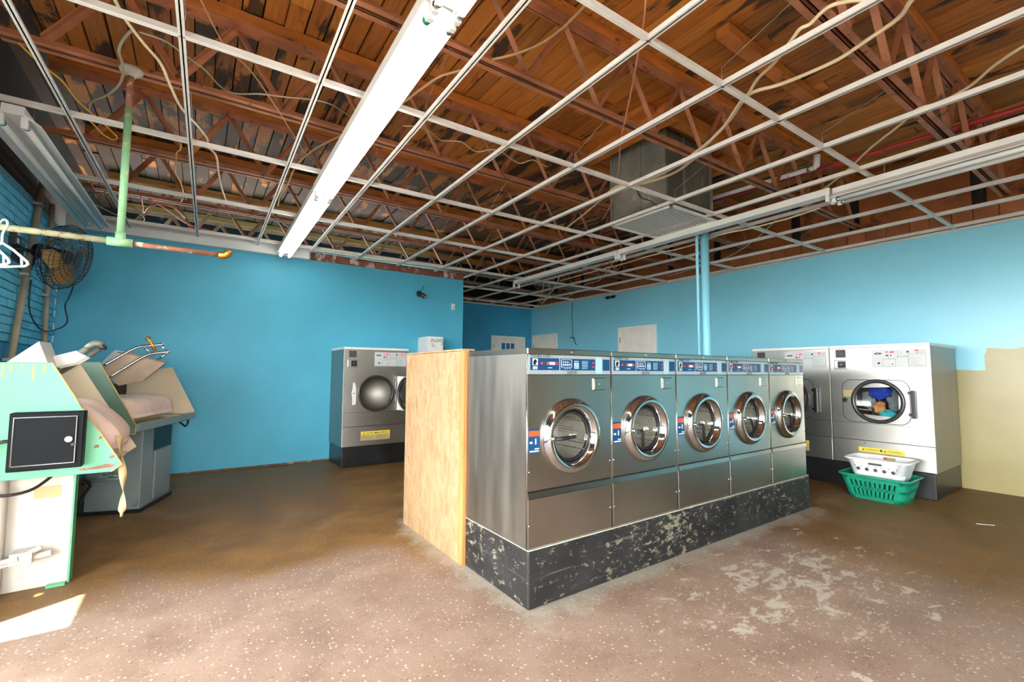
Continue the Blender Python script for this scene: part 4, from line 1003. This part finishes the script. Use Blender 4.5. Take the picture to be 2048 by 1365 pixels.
# the white basket: hand hole, round dark vents, paper tag
for k in range(5):
    u = -.14+k*.07
    MB().lathe([(0, -.0005), (.015, 0), (.017, .002)], (u, -.1655, .128), 'y', 14).build('vent', 'label_dark', bw)
for k in range(7): MB().lathe([(0, -.0005), (.004, 0), (.005, .001)], (-.165+k*.055, -.1705, .158), 'y', 8).build('vent', 'label_dark', bw)
hh = MB().prism(rrect(-.055, .055, .176, .198, .008, -.1745), (0, .003, 0)).build('hand_hole', 'label_dark', bw)
tg = MB().box((-.03, .166, .19), (.07, .168, .222)).build('paper_tag', 'label_olive', bw); MB().box((-.025, .1645, .2), (0, .166, .215)).build('tag_print', 'label_red', tg)
tag(MB().box((0, 0, 0), (.12, .012, .002)).build('paper_scrap', 'white_paper'), 'thin white paper scrap on the floor near the baskets', 'paper').location = (5.36, .98, .001)
bpy.data.objects['paper_scrap'].rotation_euler = (0, 0, -.9)

# ------------------------------------------------------------------ laundry presses
def panel(parent, poly, v, mat, th=.012, name='side_panel', edge=None):
    o = MB().prism([(u, v, z) for u, z in poly], (0, th, 0)).build(name, mat, parent, bevel=.003)
    return o
def bolt(parent, u, v, z, mat='pipe_rust'): MB().lathe([(0, -.008), (.009, -.006), (.011, 0)], (u, v, z), 'y', 10).build('bolt', mat, parent)
# --- green press next to the sunlit floor
p1 = thing('laundry_press', 'pale green laundry press with black switch box and white pedestal', 'press', (-.336, 3.5, 0), math.radians(0))
poly = [(-.90, .655), (-.90, 1.275), (-.325, 1.275), (-.185, 1.015), (0, .69), (-.05, .652)]
sp1 = panel(p1, poly, 0, 'press_green')
for a, b in zip(poly[2:5], poly[3:6]): MB().tube([(a[0], -.001, a[1]), (b[0], -.001, b[1])], .004, 6).build('worn_edge', 'rust_edge', sp1)
for k in range(14):
    u = -.88+k*.04+random.uniform(-.01, .01); h_ = random.uniform(.02, .085); MB().box((u, -.0012, 1.262-h_), (u+random.uniform(.006, .012), 0.0, 1.264)).build('paint_run', 'rust_edge', sp1)
panel(p1, poly, .74, 'cream')
MB().box((-.9, .012, .655), (-.05, .74, .668)).build('tray', 'cream', p1); MB().box((-.9, .012, .66), (-.888, .74, 1.2)).build('back_panel', 'cream', p1)
# switch box
MB().box((-.86, .30, 0), (-.40, .62, .655)).build('pedestal_body', 'press_white', p1, bevel=.006)
sb = MB().box((-.455, -.075, .705), (-.165, 0, 1.01)).build('switch_box', 'box_black', p1, bevel=.006)
MB().box((-.435, -.083, .735), (-.195, -.075, .985)).build('switch_box_door', 'box_black', sb, bevel=.004)
fr = [(-.435, -.084, .735), (-.195, -.084, .735), (-.195, -.084, .985), (-.435, -.084, .985), (-.435, -.084, .735)]; MB().tube(fr, .004, 6).build('door_edge', 'grey_metal', sb)
MB().tube([(-.222, -.083, .862), (-.222, -.095, .862)], .016, 16).build('lock', 'chrome', sb); MB().box((-.212, -.09, .825), (-.19, -.083, .84)).build('latch', 'black_metal', sb)
MB().tube([(-.39, -.05, .86), (-.47, -.06, .865), (-.52, -.06, .85), (-.545, -.05, .80), (-.56, -.03, .76)], .009, 8).build('lever', 'black_metal', p1)
# buck with pad
def buck(parent, v0, v1, prof, mat='padding'):
    """padded ironing buck: profile (u, z) swept across v, rounded at both ends"""
    m = MB(); P_ = smooth_path([(u, 0, z) for u, z in prof], 4); cu = min(p.x for p in P_); zb = min(p.z for p in P_); rows = []
    for j in range(13):
        t_ = j/12; v = v0+(v1-v0)*t_; e = min(t_, 1-t_)*2; k = min(1, e*5)**.5*.22+.78 if e > 0 else .74
        wob = .006*math.sin(9*t_+1)+.004*math.sin(23*t_)
        rows.append([(cu+(p.x-cu)*(k*.35+.65), v, zb+(p.z-zb)*k+(wob if p.z > zb+.05 else 0)) for p in P_])
    w_ = len(rows[0]); vs = [p for r_ in rows for p in r_]; fs = []
    for j in range(12):
        for i in range(w_): fs.append((j*w_+i, j*w_+(i+1) % w_, (j+1)*w_+(i+1) % w_, (j+1)*w_+i))
    fs += [tuple(range(w_)), tuple(12*w_+i for i in range(w_))]
    return m.add(vs, fs, True).build('padded_buck', mat, parent)
b1 = buck(p1, .10, .70, [(-.6, 1.06), (-.26, 1.045), (-.16, .99), (-.08, .91), (-.035, .84), (-.035, .785), (-.08, .76), (-.6, .76)])
MB().prism([(-.5, .5, .67), (-.12, .5, .67), (-.04, .5, .74), (-.5, .5, .74)], (0, .15, 0)).build('buck_neck', 'press_white', p1)
# raised head: white wedge and pierced plate, tubular lift arms
hd = MB().prism([at(8, 728, Y=3.9), at(78, 683, Y=3.9), at(96, 728, Y=3.9), at(90, 760, Y=3.9)], (0.01, .22, 0)).build('raised_head', 'press_white', p1, world=True)
pl = MB().prism([at(82, 728, Y=4.05), at(110, 712, Y=4.05), at(152, 702, Y=4.05), at(172, 713, Y=4.05), at(150, 726, Y=4.05), at(112, 734, Y=4.05)], (.02, .02, -.01)).build('pierced_plate', 'white_metal', p1, world=True)
ho = MB()
for a in range(9):
    for b in range(4):
        px_ = 98+a*7.2+b*2; py_ = 722-a*1.7+b*1.6
        q_ = at(px_, py_, Y=4.045); ho.box(q_-Vector((.004, .002, .006)), q_+Vector((.004, .002, .006)))
ho.build('piercings', 'label_grey', pl, world=True)
A = lambda px_, py_: at(px_, py_, Y=4.1)
MB().tube([A(110, 738), A(176, 697)], .019, 12).build('lift_arm', 'galv', p1, world=True); MB().tube([A(174, 698), A(182, 692), A(190, 688), A(198, 688), A(206, 691)], .023, 12).build('arm_elbow', 'galv_dark', p1, world=True)
MB().tube([A(206, 690), A(205, 700)], .022, 12).build('arm_elbow', 'black_metal', p1, world=True); MB().tube([A(120, 746), A(200, 699)], .015, 10).build('lift_rod', 'galv_dark', p1, world=True)
# pedestal
pd = MB().box((-.86, .22, 0), (-.236, .30, .655)).build('pedestal', 'press_white', p1, bevel=.006)
MB().box((-.236, .217, 0.0), (-.228, .304, .655)).build('edge_trim', 'press_green', pd); MB().box((-.40, .217, .50), (-.29, .22, .565)).build('worn_label', 'label_olive', pd)
MB().box((-.32, .18, 0), (-.24, .26, .012)).build('foot_bracket', 'press_green', pd)
MB().tube([(-.53, .17, .02), (-.53, .17, .655)], .036, 16).build('column', 'press_white', p1)
tr_ = MB(); tr_.tube([(-.62, .16, .155), (-.30, .17, .20)], .018, 10); tr_.box((-.46, .12, .17), (-.37, .235, .235)); tr_.tube([(-.42, .13, .21), (-.34, .15, .245)], .014, 8); tr_.tube([(-.5, .15, .19), (-.42, .12, .21)], .016, 8); tr_.build('treadle_linkage', 'press_white', p1, bevel=.004)
MB().tube(smooth_path([(-.56, .1, .58), (-.48, .06, .565), (-.38, .1, .58), (-.30, .2, .655)], 5), .008, 8).build('hose', 'rubber', p1)
# twisted tie hanging off the pad
m = MB(); vs = []; fs = []
for i in range(25):
    t_ = i/24; tw = t_*3.4*PI*.62+.3; w_ = .019*(1 if t_ < .95 else .4)
    c = at(238+8*math.sin(t_*2.5), 872+t_*162, Y=3.62); dx = Vector((math.cos(tw)*w_, math.sin(tw)*w_, 0)); vs += [c-dx, c+dx]
for i in range(24): fs.append((2*i, 2*i+1, 2*i+3, 2*i+2))
m.add(vs, fs, True); o = m.build('cloth_tie', 'strap', p1, world=True); md = o.modifiers.new('solid', 'SOLIDIFY'); md.thickness = .002
for (u, z) in ((-.12, .80), (-.05, .735), (-.10, .85)): MB().prism([(u-.012, -.001, z-.008), (u+.014, -.001, z-.004), (u+.010, -.001, z+.012), (u-.006, -.001, z+.010)], (0, .0012, 0)).build('rust_chip', 'pipe_rust', sp1)
MB().prism([(-.19, -.001, .672), (-.05, -.001, .676), (-.03, -.001, .69), (-.07, -.001, .70), (-.12, -.001, .688), (-.185, -.001, .684)], (0, .0012, 0)).build('rust_chip', 'pipe_rust', sp1)

# --- grey press behind it
p2 = thing('laundry_press', 'grey-green laundry press with pink pad and chrome arms near the back wall', 'press', (-.39, 4.75, 0), math.radians(-18.7))
poly2 = [(-.62, .74), (-.62, 1.295), (-.27, 1.30), (0, .80), (0, .725), (-.10, .725)]
sp2 = panel(p2, poly2, 0, 'press_grey_green')
for a, b in zip(poly2[2:5], poly2[3:6]): MB().tube([(a[0], -.001, a[1]), (b[0], -.001, b[1])], .004, 6).build('worn_edge', 'rust_edge', sp2)
polyf = [(-.62, .80), (-.62, 1.24), (-.44, 1.24), (-.23, 1.27), (0, .80), (0, .78)]
panel(p2, polyf, 1.2, 'cream')
MB().box((-.62, .012, .765), (-.03, 1.2, .78)).build('tray', 'cream', p2); MB().prism([(0, .012, .80), (0, .012, .735), (-.05, .012, .72), (-.06, .012, .79)], (0, 1.2, 0)).build('front_lip', 'press_grey', p2, bevel=.003)
MB().box((-.63, .012, .78), (-.618, 1.2, 1.10)).build('back_panel', 'black', p2)
b2 = buck(p2, .10, .98, [(-.55, 1.0), (-.24, .995), (-.14, .975), (-.105, .93), (-.095, .86), (-.12, .825), (-.55, .825)])
MB().box((-.45, .3, .78), (-.2, .9, .81)).build('buck_neck', 'cream', p2)
B2 = lambda px_, py_, Y=5.35: at(px_, py_, Y=Y)
MB().prism([B2(200, 745), B2(232, 706), B2(262, 710), B2(330, 727), B2(285, 762), B2(238, 772)], (.02, .05, .012)).build('raised_head', 'head_plate', p2, world=True)
MB().prism([B2(200, 728, 5.5), B2(230, 700, 5.5), B2(268, 708, 5.5), B2(206, 738, 5.5)], (.02, .15, 0)).build('head_back', 'press_grey', p2, world=True)
for pts in ([(208, 732), (242, 712), (275, 695), (300, 692), (328, 689)], [(218, 757), (255, 733), (293, 711), (318, 706), (340, 704)]):
    MB().tube(smooth_path([B2(*p, Y=5.2) for p in pts], 4), .012, 10).build('lift_arm', 'chrome', p2, world=True)
for pts in ([(289, 695), (303, 708)], [(321, 690), (333, 703)], [(340, 703), (315, 721)]): MB().tube([B2(*p, Y=5.2) for p in pts], .009, 8).build('cross_rod', 'chrome', p2, world=True)
m = MB(); sp_ = [B2(295, 677, 5.2), B2(300, 683, 5.2), B2(306, 692, 5.2), B2(311, 703, 5.2)]; m.tube(sp_, [.02, .013, .016, .014], 10); m.tube([B2(291, 679, 5.2), B2(301, 675, 5.2)], .016, 10); m.build('rusty_knob', 'brass', p2, world=True)
# pedestal with access opening
pd = MB(); pd.box((-.52, .42, 0), (-.12, 1.0, .735)); pd = pd.build('pedestal', 'press_grey', p2, bevel=.006)
MB().box((-.12, .62, .50), (-.116, .98, .70)).build('access_opening', 'black', pd); MB().box((-.12, .64, .06), (-.105, .97, .49)).build('cover_plate', 'press_grey', pd, bevel=.004)
MB().box((-.56, .40, 0), (-.10, 1.02, .03)).build('foot', 'black_metal', pd)
tr_ = MB(); tr_.tube([(-.50, .36, .30), (-.20, .37, .31)], .014, 8); tr_.box((-.40, .34, .32), (-.32, .42, .38)); tr_.tube([(-.36, .35, .35), (-.24, .36, .33)], .014, 8); tr_.build('treadle_linkage', 'press_grey', p2)
MB().tube(smooth_path([(-.06, .95, .74), (-.03, 1.0, .69), (-.02, 1.04, .67), (-.02, 1.09, .70), (-.03, 1.12, .74)], 4), .009, 8).build('hose', 'rubber', p2)
tag(MB().tube(smooth_path([at(150, 985, Y=5.0), at(165, 960, Y=5.0), at(180, 972, Y=5.05), at(168, 990, Y=4.9), at(158, 1010, Y=4.8)], 4), .012, 8).build('hose', 'rubber'), 'dark hose between the two presses near the floor', 'hose')
